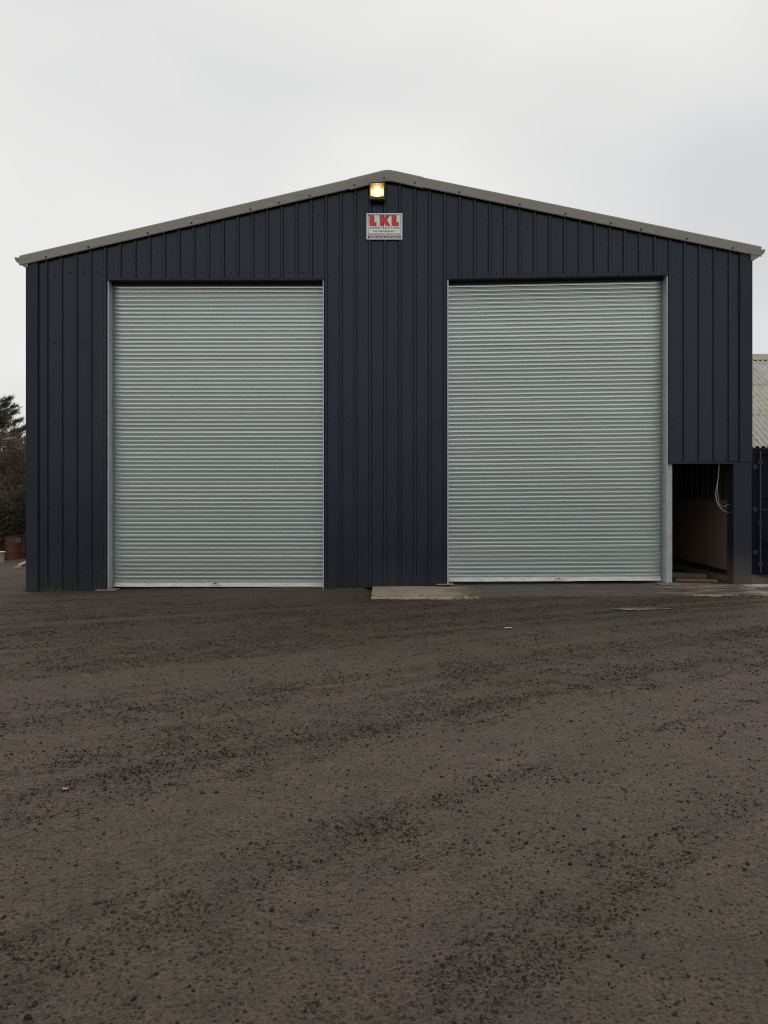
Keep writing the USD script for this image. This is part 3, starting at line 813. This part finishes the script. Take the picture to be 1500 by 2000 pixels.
# ------------------------------------------------------------------ sign
YG = D - RIB_H - 0.012
sg = thing('company_sign', 'small white sign with red lettering under the lit lamp', 'sign')
x0, x1, z0, z1 = X(716, YG), X(785.5, YG), Z(467.5, YG), Z(416.5, YG)
MB().box(x0, x1, YG, YG + 0.010, z0, z1, 0.001).build('board', M_SIGN, sg)
fr = 0.017
b = MB()
for (a, b_, c, d_) in ((x0 - 0.002, x1 + 0.002, z1 - fr, z1 + 0.002), (x0 - 0.002, x1 + 0.002, z0 - 0.002, z0 + fr), (x0 - 0.002, x0 + fr, z0 + fr, z1 - fr), (x1 - fr, x1 + 0.002, z0 + fr, z1 - fr)):
    b.box(a, b_, YG - 0.006, YG + 0.008, c, d_)
b.build('frame', M_SIGNFRAME, sg)
b = MB()
il = fr + 0.010
for (a, b_, c, d_) in ((x0 + il, x1 - il, z1 - il - 0.005, z1 - il), (x0 + il, x0 + il + 0.005, z0 + 0.055, z1 - il - 0.005), (x1 - il - 0.005, x1 - il, z0 + 0.055, z1 - il - 0.005)):
    b.box(a, b_, YG - 0.0012, YG + 0.001, c, d_)
b.build('border_line', M_INKGREY, sg)
MB().box(x0 + fr + 0.004, x1 - fr - 0.004, YG - 0.0015, YG + 0.001, Z(466.2, YG), Z(460.2, YG)).build('dark_strip', M_INK, sg)


def lettering(name, text, px_mid, py_base, px_w, px_h, m, y, bold=False, depth=0.002):
    t = meshkit.text_mesh(text, 1.0, 0.02, bold)
    lo, hi = t.bounds
    sx, sz = (px_w / F * y) / (hi[0] - lo[0]), (px_h / F * y) / 1.0
    v = t.vertices
    w = np.column_stack([X(px_mid, y) + (v[:, 0] - (lo[0] + hi[0]) / 2) * sx, y - (v[:, 2] / 0.02) * depth, Z(py_base, y) + v[:, 1] * sz])
    return obj(name, trimesh.Trimesh(w, t.faces, process=False), m, sg)


def block(name, poly, m, y, depth=0.002):
    """flat letter drawn in photograph pixels"""
    p = poly if isinstance(poly, Polygon) else Polygon(poly)
    return MB().sweep(p, [lambda a, c, yy=yy: (X(a, YG), yy, Z(c, YG)) for yy in (y, y - depth)]).build(name, m, sg)


def L(px): return [(px, 419.6), (px + 9.0, 419.6), (px + 9.6, 421.2), (px + 9.6, 434.0), (px + 14.6, 434.0), (px + 13.8, 440.6), (px + 2.8, 440.6), (px + 1.6, 438.8), (px + 1.6, 422.2), (px, 421.2)]
K_ = [(740.2, 419.6), (748.4, 419.6), (748.8, 426.6), (752.8, 419.6), (760.2, 419.6), (754.4, 429.0), (760.8, 440.6), (753.0, 440.6), (748.8, 432.6), (748.6, 440.6), (741.6, 440.6), (741.6, 422.0)]
from shapely import affinity
for poly in (L(719.8), K_, L(763.2)):
    p = Polygon(poly)
    block('letter_shadow', affinity.translate(p, 1.5, 0.5).difference(p.buffer(0.35)) if False else affinity.translate(p, 1.4, 0.5), M_INK, YG - 0.0006, 0.0012)
    block('letter', p, M_RED, YG - 0.0022, 0.0015)
lettering('text_line', 'C O N S T R U C T I O N', 751.0, 446.6, 57.5, 3.9, M_INK, YG - 0.0005, True)
lettering('text_line', 'CIVIL ENGINEERING &', 749.6, 453.0, 42.0, 2.9, M_INKGREY, YG - 0.0005)
lettering('text_line', 'GROUNDWORK CONTRACTORS', 750.8, 458.6, 61.0, 2.9, M_INKGREY, YG - 0.0005)
lettering('text_line', 'T:07891 054 208', 735.0, 464.9, 30.0, 3.4, M_SIGN, YG - 0.0020, True)
lettering('text_line', 'M: 07879 045 952', 767.0, 464.9, 30.5, 3.4, M_SIGN, YG - 0.0020, True)

# ------------------------------------------------------------------ flood lamp
YL = D - RIB_H
lamp = thing('flood_lamp', 'lit square floodlight glowing warm under the gable peak', 'lamp')
lx0, lx1, lz0, lz1 = X(721.5, YL - .1), X(752, YL - .1), Z(391.5, YL - .1), Z(357.5, YL - .1)
YF = YL - 0.15
wz = 0.022
b = MB()
b.box(lx0, lx1, YF, YL - 0.03, lz1 - 0.018, lz1, 0.003); b.box(lx0, lx1, YF, YL - 0.03, lz0, lz0 + 0.054, 0.008)
b.box(lx0, lx0 + 0.018, YF, YL - 0.03, lz0 + 0.054, lz1 - 0.018); b.box(lx1 - 0.018, lx1, YF, YL - 0.03, lz0 + 0.054, lz1 - 0.018)
b.box(lx0 + 0.004, lx1 - 0.004, YL - 0.034, YL - 0.028, lz0 + 0.01, lz1 - 0.006)
for k in range(6):
    xx = lx0 + 0.03 + k * (lx1 - lx0 - 0.06) / 5
    b.box(xx - 0.003, xx + 0.003, YL - 0.028, YL - 0.004, lz0 + 0.03, lz1 - 0.03)
b.build('housing', M_LAMPCASE, lamp)
ox0, ox1, oz0, oz1 = lx0 + 0.019, lx1 - 0.019, lz0 + 0.055, lz1 - 0.019
mx, mz = (ox0 + ox1) / 2, (oz0 + oz1) / 2
e = 0.052
ix0, ix1, iz0, iz1 = mx - e, mx + e, mz - e, mz + e
ya, yb_ = YF + 0.006, YL - 0.06
b = MB()
O = [(ox0, ya, oz0), (ox1, ya, oz0), (ox1, ya, oz1), (ox0, ya, oz1)]; I = [(ix0, yb_, iz0), (ix1, yb_, iz0), (ix1, yb_, iz1), (ix0, yb_, iz1)]
for k in range(4):
    q = (k + 1) % 4
    b.quad(O[k], O[q], I[q], I[k])
b.quad(*[(p[0], p[1] + 0.002, p[2]) for p in I])
b.build('reflector', M_REFLECT, lamp)
b = MB()
star = [(mx + (0.068 if k % 2 == 0 else 0.042) * math.cos(math.pi / 2 + k * math.pi / 5), mz + 0.004 + (0.068 if k % 2 == 0 else 0.042) * math.sin(math.pi / 2 + k * math.pi / 5)) for k in range(10)]
b.sweep(Polygon(star).buffer(0.008), [lambda a, c, y=y: (a, y, c) for y in (yb_ - 0.014, yb_ - 0.002)])
b.build('lamp_panel', M_EMIT, lamp)
MB().box(ox0 - 0.001, ox1 + 0.001, YF + 0.001, YF + 0.005, oz0 - 0.001, oz1 + 0.001).build('pane', M_PANE, lamp)
b = MB(); b.box(mx - 0.10, mx + 0.10, YL - 0.004, YL, mz - 0.02, mz + 0.02)
b.box(lx1 + 0.001, lx1 + 0.006, YF + 0.05, YL, mz - 0.018, mz + 0.018); b.box(lx0 - 0.006, lx0 - 0.001, YF + 0.05, YL, mz - 0.018, mz + 0.018)
b.build('bracket', M_LAMPCASE, lamp)

# ------------------------------------------------------------------ container at the right
ct = thing('shipping_container', 'dark navy steel container end beside the shed at the right edge', 'container', (X(1466, 17.0), 17.0, 0.10), -38)
W, H, Lc = 2.44, 2.50, 6.06
fx = [0.0, 0.09]
b = MB()
for xx in (0, W - 0.09):
    b.box(xx, xx + 0.09, 0, 0.14, 0, H, 0.004); b.box(xx, xx + 0.09, Lc - 0.14, Lc, 0, H)
for zz in (0.0, H - 0.11):
    b.box(0.09, W - 0.09, 0.0, 0.12, zz, zz + 0.11, 0.004); b.box(0.09, W - 0.09, Lc - 0.12, Lc, zz, zz + 0.11)
    for xx in (0.0, W - 0.06):
        b.box(xx, xx + 0.06, 0.14, Lc - 0.14, zz, zz + 0.11)
b.box(0.06, W - 0.06, 0.1, Lc - 0.1, 0.1, 0.14); b.box(0.03, W - 0.03, 0.05, Lc - 0.05, H - 0.03, H - 0.005)
b.build('frame', M_CONT, ct)
ribbed_wall((0.03, Lc - 0.1), (0.03, 0.1), 0.1, H - 0.1, 0.036, 0.3).build('side_panel', M_CONT, ct)
ribbed_wall((W - 0.03, 0.1), (W - 0.03, Lc - 0.1), 0.1, H - 0.1, 0.036, 0.3).build('side_panel', M_CONT, ct)
ribbed_wall((0.1, Lc - 0.05), (W - 0.1, Lc - 0.05), 0.1, H - 0.1, 0.036, 0.3).build('end_panel', M_CONT, ct)
for k in range(2):
    da, db = 0.095 + k * (W / 2 - 0.093), 0.095 + k * (W / 2 - 0.093) + W / 2 - 0.1
    zs = [0.12, 0.14, 0.60, 0.63, 1.05, 1.08, 1.50, 1.53, 2.0, 2.03, H - 0.14, H - 0.12]
    hs = [0, 0, 0, 1, 1, 0, 0, 1, 1, 0, 0, 0]
    v = np.array([(xx, 0.05 - 0.03 * h, z) for xx in (da, db) for z, h in zip(zs, hs)])
    n = len(zs)
    d_ = MB().add(v, [[j, j + 1, n + j + 1, n + j] for j in range(n - 1)])
    d_.box(da, da + 0.03, 0.015, 0.06, 0.11, H - 0.11); d_.box(db - 0.03, db, 0.015, 0.06, 0.11, H - 0.11)
    dp = d_.build('door', M_CONT, ct)
    for xx in (da + 0.09, db - 0.32):
        r_ = MB().tube([(xx, -0.012, 0.06), (xx, -0.012, H - 0.05)], 0.017, 8)
        for zz in (0.2, 1.0, 2.2):
            r_.box(xx - 0.04, xx + 0.04, -0.03, 0.02, zz, zz + 0.06)
        r_.build('lock_rod', M_CONTSTEEL, dp)
        MB().box(xx - 0.01, xx + 0.36, -0.045, -0.030, 1.28, 1.31, 0.003).build('handle', M_CONTSTEEL, dp)
    for zz in (0.4, 1.25, 2.1):
        hx = da - 0.05 if k == 0 else db - 0.03
        MB().box(hx, hx + 0.08, -0.012, 0.02, zz, zz + 0.09, 0.003).build('hinge', M_CONTSTEEL, dp)

# ------------------------------------------------------------------ old barn with cement-sheet roof
barn = thing('old_barn', 'old barn with pale weathered corrugated roof behind the container', 'barn')
M_ROOFS = [plain(f'cement_sheet_{w}', c, 0.85, 0, 0.22, 7.0, (1, 1, 1), 0.002, 60.0, dirt=d_, dirt_at=(0.52, 0.68), dscale=5.0) for w, c, d_ in
           (('pale', (0.44, 0.425, 0.37), (0.27, 0.255, 0.20)), ('grey', (0.40, 0.39, 0.35), (0.25, 0.235, 0.185)), ('buff', (0.45, 0.42, 0.35), (0.30, 0.26, 0.19)))]
YE, YR = 20.5, 25.4
ZE, ZR = Z(872, YE), Z(697, YR)
slope = (ZR - ZE) / (YR - YE)
XB0, ncol, cw = 7.6, 9, 1.022
pitch = 0.146
for c in range(ncol):
    for r_ in range(3):
        t0, t1 = r_ / 3 - (0.03 if r_ else 0.0), (r_ + 1) / 3
        xa = XB0 + c * cw
        n = 71
        xs = np.linspace(xa, xa + cw + 0.06, n)
        w = 0.027 * np.cos(2 * np.pi * xs / pitch)
        rows = []
        jit = rng.uniform(-0.01, 0.015)
        for t in np.linspace(t0, t1, 3):
            y = YE + t * (YR - YE) - (0.05 if r_ == 0 and t == t0 else 0) + jit
            lift = 0.016 * (1 - (t - t0) / (t1 - t0)) + 0.004 * (c % 2)
            rows.append(np.column_stack([xs, np.full(n, y), ZE + slope * (y - YE) + w + lift]))
        v = np.vstack(rows)
        f = [[k * n + j, k * n + j + 1, (k + 1) * n + j + 1, (k + 1) * n + j] for k in range(2) for j in range(n - 1)]
        b = MB().add(v, f)
        lowv = np.vstack([rows[0], rows[0] - [0, 0, 0.008]])       # sheet thickness at the lower edge
        b.add(lowv, [[j, j + 1, n + j + 1, n + j] for j in range(n - 1)])
        b.build('roof_sheet', M_ROOFS[int(rng.integers(3))], barn, smooth=50)
M_RIDGE = plain('ridge_capping', (0.34, 0.325, 0.25), 0.85, 0, 0.2, 5.0)
for c in range(ncol):
    xa = XB0 + c * cw
    poly = [(-0.28, -0.28 * slope + 0.05), (-0.05, 0.06), (0, 0.09), (0.05, 0.06), (0.28, -0.28 * slope + 0.05), (0.28, -0.28 * slope + 0.03), (0, 0.05), (-0.28, -0.28 * slope + 0.03)]
    MB().sweep(poly, [lambda a, cc, x=x: (x, YR + a, ZR + cc) for x in (xa, xa + cw - 0.008)]).build('ridge_cap', M_RIDGE, barn)
b = MB()
b.add([(XB0, YR, ZR), (XB0 + ncol * cw, YR, ZR), (XB0 + ncol * cw, YR + 5, ZE), (XB0, YR + 5, ZE)], [[0, 1, 2, 3]])
b.build('rear_roof', M_ROOFS[1], barn)
b = MB()
x1b = XB0 + ncol * cw
for k in range(int((x1b - XB0) / 0.2)):
    b.box(XB0 + 0.05 + k * 0.2, XB0 + 0.05 + k * 0.2 + 0.19, YE + 0.25 + 0.01 * (k % 2), YE + 0.29 + 0.01 * (k % 2), 0.0, ZE + 0.05)
b.build('front_boarding', M_PANEL_OLD, barn)
for xx in (XB0 + 0.05, x1b - 0.1):
    b = MB()
    b.sweep([(YE + 0.3, 0.0), (YR + 4.8, 0.0), (YR + 4.8, ZE), (YR, ZR - 0.06), (YE + 0.3, ZE + 0.1)], [lambda a, c, x=x: (x, a, c) for x in (xx, xx + 0.05)])
    b.build('gable_wall', M_PANEL_OLD, barn)

# ------------------------------------------------------------------ drum, tub and timber at the left
def lathe(prof, n=36):
    prof = np.array(prof, float)
    a = np.linspace(0, 2 * np.pi, n, endpoint=False)
    v = np.stack([prof[:, None, 0] * np.cos(a), prof[:, None, 0] * np.sin(a), np.broadcast_to(prof[:, None, 1], (len(prof), n))], -1).reshape(-1, 3)
    f = [[i * n + j, i * n + (j + 1) % n, (i + 1) * n + (j + 1) % n, (i + 1) * n + j] for i in range(len(prof) - 1) for j in range(n)]
    return v, f


YD = 23.6
dx = X(28.0, YD)
drum = thing('rusty_drum', 'rusty red open steel drum beside the shed under the bushes', 'drum', (dx, YD, gz(dx, YD) - 0.01), 25)
R = 0.262
top = 0.66
body = [(0.0, 0.012), (R - 0.01, 0.0), (R + 0.006, 0.006), (R, 0.02)]
for h in (0.20, 0.42):
    body += [(R, h - 0.022), (R + 0.009, h - 0.008), (R + 0.009, h + 0.008), (R, h + 0.022)]
body += [(R, top - 0.03), (R - 0.006, top - 0.03), (R - 0.008, 0.02), (0.0, 0.02)]
v, f = lathe(body)
v[:, :2] *= 1 + 0.02 * (fbm(np.asarray(v) * 4, 2, 77)[:, None] - 0.5)
MB().add(v, f).build('body', M_DRUM, drum, smooth=40)
v, f = lathe([(R - 0.01, top - 0.032), (R + 0.008, top - 0.032), (R + 0.012, top - 0.016), (R + 0.008, top), (R - 0.006, top), (R - 0.01, top - 0.01), (R - 0.01, top - 0.032)])
MB().add(v, f).build('rim', M_DRUMDARK, drum, smooth=40)
T = Rx.copy(); T[:3, 3] = (0.10, -R - 0.0, 0.54)
MB().box(0.02, 0.15, -R - 0.004, -R + 0.03, 0.47, 0.60, 0.002).build('label_patch', plain('faded_label', (0.16, 0.10, 0.075), 0.8, 0, 0.4, 30.0), drum)

YT = 22.0
tx = X(-9, YT)
tub = thing('white_tub', 'white plastic tub with a lid at the left edge', 'tub', (tx, YT, gz(tx, YT) - 0.005))
Rt = 0.215
v, f = lathe([(0.0, 0.0), (Rt - 0.02, 0.0), (Rt - 0.014, 0.01), (Rt - 0.004, 0.25), (Rt - 0.004, 0.27), (0, 0.27)])
MB().add(v, f).build('body', M_WHITE, tub, smooth=40)
v, f = lathe([(0.0, 0.271), (Rt, 0.262), (Rt + 0.016, 0.262), (Rt + 0.022, 0.272), (Rt + 0.022, 0.292), (Rt + 0.014, 0.301), (Rt - 0.02, 0.301), (Rt - 0.026, 0.294), (0.0, 0.294)])
MB().add(v, f).build('lid', M_WHITE, tub, smooth=40)


def stick(name, pa_, pb_, w, h, m, label, cat):
    pa_, pb_ = np.array(pa_, float), np.array(pb_, float)
    d = pb_ - pa_; L_ = np.linalg.norm(d); d /= L_
    u = np.cross([0, 0, 1.0], d); u /= np.linalg.norm(u); n_ = np.cross(d, u)
    m_ = MB().box(0, L_, -w / 2, w / 2, 0, h, min(w, h) * 0.08).mesh()
    vv = pa_ + np.outer(m_.vertices[:, 0], d) + np.outer(m_.vertices[:, 1], u) + np.outer(m_.vertices[:, 2], n_)
    return tag(obj(name, trimesh.Trimesh(vv, m_.faces, process=False), m), label, cat)


ax, bx = X(38, 20.8), X(75, 21.6)
stick('timber_plank', (ax, 20.8, gz(ax, 20.8) + 0.005), (bx, 21.6, gz(bx, 21.6) + 0.12), 0.10, 0.05, M_PALETIMBER, 'pale yellow timber plank leaning out past the shed corner', 'plank')
ax = X(30, 20.2)
stick('wood_offcut', (ax, 20.2, gz(ax, 20.2)), (ax + 0.10, 20.28, gz(ax, 20.2) + 0.02), 0.06, 0.04, M_PALETIMBER, 'small wood offcut on the ground before the rusty drum', 'offcut')

# scraps on the yard
def scrap(name, px, py, w, m, label, cat):
    y = EYE * F / (py - HOR)
    y = (EYE - gz(X(px, y), y)) * F / (py - HOR)
    x = X(px, y)
    xs = np.linspace(-0.5, 0.5, 5)
    P, Q = np.meshgrid(xs, xs)
    zz = 0.18 * fbm(P3(P * 3 + px, Q * 3), 2, 5) + 0.06
    v = np.stack([x + P * w * (1 + 0.2 * np.sin(Q * 5)), y + Q * w * 0.8, gz(x, y) + 0.004 + zz * w * 0.6], -1).reshape(-1, 3)
    v2 = v - [0, 0, 0.002]
    k = np.arange(25).reshape(5, 5)
    f = np.stack([k[:-1, :-1], k[:-1, 1:], k[1:, 1:], k[1:, :-1]], -1).reshape(-1, 4)
    return tag(MB().add(v, f).add(v2, f[:, ::-1]).build(name, m, smooth=True), label, cat)


scrap('paper_scrap', 993, 1228, 0.085, M_WHITE, 'crumpled white scrap lying on the mud before the right shutter', 'scrap')
scrap('pale_stone_chip', 127, 1541, 0.028, plain('pinkish_chip', (0.36, 0.27, 0.22), 0.8), 'pale pinkish stone chip on the gravel at lower left', 'stone')
scrap('plastic_scrap', 1362, 1129, 0.11, M_WHITE, 'thin pale scrap on the floor inside the small doorway', 'scrap')

# ------------------------------------------------------------------ bushes and pine at the left
def blades(points, dirs, length, width, r):
    n = len(points)
    dirs = dirs / np.linalg.norm(dirs, axis=1, keepdims=True)
    side = np.cross(dirs, r.normal(size=(n, 3))); side /= np.linalg.norm(side, axis=1, keepdims=True)
    L_, W_ = length[:, None], width[:, None]
    a = points - side * W_ * 0.5; b_ = points + side * W_ * 0.5
    c = points + dirs * L_ * 0.6 + side * W_ * 0.4; d_ = points + dirs * L_
    v = np.stack([a, b_, c, d_], 1).reshape(-1, 3)
    k = np.arange(n)[:, None] * 4
    f = np.vstack([k + [0, 1, 2], k + [0, 2, 3]])
    return v, f


def shrub(px, Y, h, rad, seed, name, label, leafm, leafn, leaflen, twigm=M_TWIG, twigs=1500, dens=1.0):
    r = np.random.default_rng(seed)
    x = X(px, Y)
    t = thing(name, label, 'bush', (x, Y, gz(x, Y)))
    b = MB()
    tips = []
    for s_ in range(9):
        a, lean = r.uniform(0, 6.28), r.uniform(0.1, 0.75)
        L_ = h * r.uniform(0.7, 1.0)
        n = 7
        u = np.linspace(0, 1, n)
        base = np.array([math.cos(a), math.sin(a)]) * r.uniform(0, 0.25)
        bend = r.normal(0, 0.12, (n, 2)).cumsum(0) * 0.5
        pts = np.column_stack([base[0] + math.cos(a) * lean * rad * u ** 1.3 + bend[:, 0] * u, base[1] + math.sin(a) * lean * rad * u ** 1.3 + bend[:, 1] * u, L_ * u])
        b.tube(pts, np.linspace(0.035, 0.008, n), 5)
        tips.append(pts)
    b.build('stems', M_BARK, t)
    P = np.vstack(tips)
    # twigs: start on the stems, fan outwards
    st = P[r.integers(0, len(P), twigs)] + r.normal(0, 0.05, (twigs, 3)); st[:, 2] = np.abs(st[:, 2])
    d = r.normal(0, 0.7, (twigs, 3)) + np.column_stack([st[:, 0], st[:, 1], np.zeros(twigs)]) * 0.6 + [0, 0, 0.7]
    ln = r.uniform(0.25, 0.8, twigs) * (1.15 - 0.45 * st[:, 2] / h)
    v, f = blades(st, d, ln, r.uniform(0.010, 0.022, twigs), r)
    MB().add(v, f).build('twigs', twigm, t)
    # leaves through the crown, in clumps
    dn = d / np.linalg.norm(d, axis=1, keepdims=True)
    pick = r.integers(0, twigs, leafn)
    lp = st[pick] + dn[pick] * (ln[pick] * r.uniform(0.2, 1.05, leafn))[:, None] + r.normal(0, 0.05, (leafn, 3))
    lp[:, 2] = np.clip(lp[:, 2], 0.03, None)
    keep = fbm(lp * 1.6 + seed, 2, 3) > 0.40
    lp = lp[keep]
    v, f = blades(lp, r.normal(0, 1, (len(lp), 3)) + [0, 0, 0.3], r.uniform(0.6, 1.3, len(lp)) * leaflen, r.uniform(0.4, 0.7, len(lp)) * leaflen, r)
    MB().add(v, f).build('foliage', leafm, t)
    return t


shrub(46, 26.0, 3.9, 1.3, 1, 'bare_bush', 'tall brown leafless bush close against the shed corner', M_DRYLEAF, 9000, 0.055, twigs=3600)
shrub(8, 25.2, 3.2, 1.3, 2, 'bare_bush', 'brown twiggy bush below the pine branches', M_DRYLEAF, 8000, 0.055, twigs=3600)
shrub(22, 24.2, 1.7, 1.0, 3, 'leafy_bush', 'dark olive leafy bush right behind the rusty drum', M_OLIVE, 9000, 0.06, twigs=1800)
shrub(-14, 23.6, 1.9, 1.0, 4, 'leafy_bush', 'green leafy bush behind the white tub', M_OLIVE, 9000, 0.06, twigs=1800)
shrub(78, 25.0, 3.4, 1.3, 5, 'bare_bush', 'brown bush mostly hidden by the shed corner', M_DRYLEAF, 7000, 0.055, twigs=3000)
shrub(-75, 25.4, 3.4, 1.4, 6, 'bare_bush', 'brown bush beyond the white tub, out at the left', M_DRYLEAF, 8000, 0.055, twigs=3000)
# the thicket further back that reads as one mass
r = np.random.default_rng(12)
n = 26000
bx_ = np.column_stack([r.uniform(-24, -8.5, n), r.uniform(27.5, 31.0, n), np.zeros(n)])
hh = 2.6 + 1.5 * fbm(P3(bx_[:, 0] * 0.6, bx_[:, 1] * 0.4), 3, 8)
bx_[:, 2] = hh * r.random(n) ** 0.8
d = r.normal(0, 0.8, (n, 3)) + [0, 0, 0.5]
v, f = blades(bx_, d, r.uniform(0.3, 0.8, n), r.uniform(0.03, 0.07, n), r)
tag(MB().add(v, f).build('thicket', M_TWIG), 'dense brown thicket behind the bushes at the left', 'thicket', None, 'stuff')


def pine(px, Y, h, seed, label):
    r = np.random.default_rng(seed)
    x = X(px, Y)
    t = thing('pine_tree', label, 'tree', (x, Y, 0.0))
    tr = np.column_stack([0.15 * np.sin(np.linspace(0, 2, 9)), 0.1 * np.linspace(0, 1, 9), np.linspace(0, h, 9)])
    MB().tube(tr, np.linspace(0.22, 0.03, 9), 9).build('trunk', M_BARK, t, smooth=True)
    lb = MB(); pts, dirs = [], []
    for k in range(64):
        z = h * (0.42 + 0.57 * (k / 64) ** 0.9)
        a = k * 2.399 + r.uniform(-0.4, 0.4)
        L_ = (2.5 * (1 - (z / h - 0.42) / 0.62) + 0.35) * r.uniform(0.6, 1.1)
        u = np.linspace(0, 1, 7)
        up = r.uniform(0.05, 0.45)
        q = np.column_stack([math.cos(a) * L_ * u, math.sin(a) * L_ * u, z + L_ * (up * u ** 1.8 - 0.10 * np.sin(u * 3))])
        lb.tube(q, np.linspace(0.04, 0.008, 7), 5)
        for s_ in range(int(10 + 16 * L_ / 2)):
            uu = r.uniform(0.35, 1.0)
            p = np.array([np.interp(uu, u, q[:, j]) for j in range(3)])
            aa = a + r.uniform(-1.1, 1.1)
            l2 = r.uniform(0.15, 0.45) * (1.3 - uu * 0.5)
            e_ = p + np.array([math.cos(aa) * l2, math.sin(aa) * l2, l2 * r.uniform(0.1, 0.7)])
            lb.tube(np.array([p, (p + e_) / 2 + [0, 0, -0.01], e_]), [0.008, 0.006, 0.004], 3)
            m = 46
            w = r.random(m)[:, None]
            pts.append(p + (e_ - p) * (0.25 + 0.8 * w)); dirs.append((e_ - p) / l2 * 0.7 + r.normal(0, 0.8, (m, 3)))
    lb.build('limbs', M_BARK, t)
    p, d = np.vstack(pts), np.vstack(dirs)
    v, f = blades(p, d, r.uniform(0.10, 0.20, len(p)), r.uniform(0.010, 0.018, len(p)), r)
    MB().add(v, f).build('crown', M_NEEDLE, t)


pine(-12, 38.0, 6.0, 5, 'dark green pine tree rising above the bushes at the left')

# grass blades at the foot of the left wall
r = np.random.default_rng(21)
n = 260
gx_ = np.concatenate([r.normal(X(60), 0.06, 60), r.normal(X(92), 0.05, 50), r.normal(X(140), 0.35, 90), r.uniform(X(60), X(200), 60)])
gy_ = D - 0.06 - np.abs(r.normal(0, 0.05, n))
gp = np.column_stack([gx_, gy_, ground_z(gx_, gy_) - 0.01])
v, f = blades(gp, r.normal(0, 0.35, (n, 3)) + [0, 0, 1], r.uniform(0.03, 0.13, n), r.uniform(0.004, 0.008, n), r)
tag(MB().add(v, f).build('grass', M_GRASS), 'sparse grass blades along the foot of the left wall', 'grass', None, 'stuff')
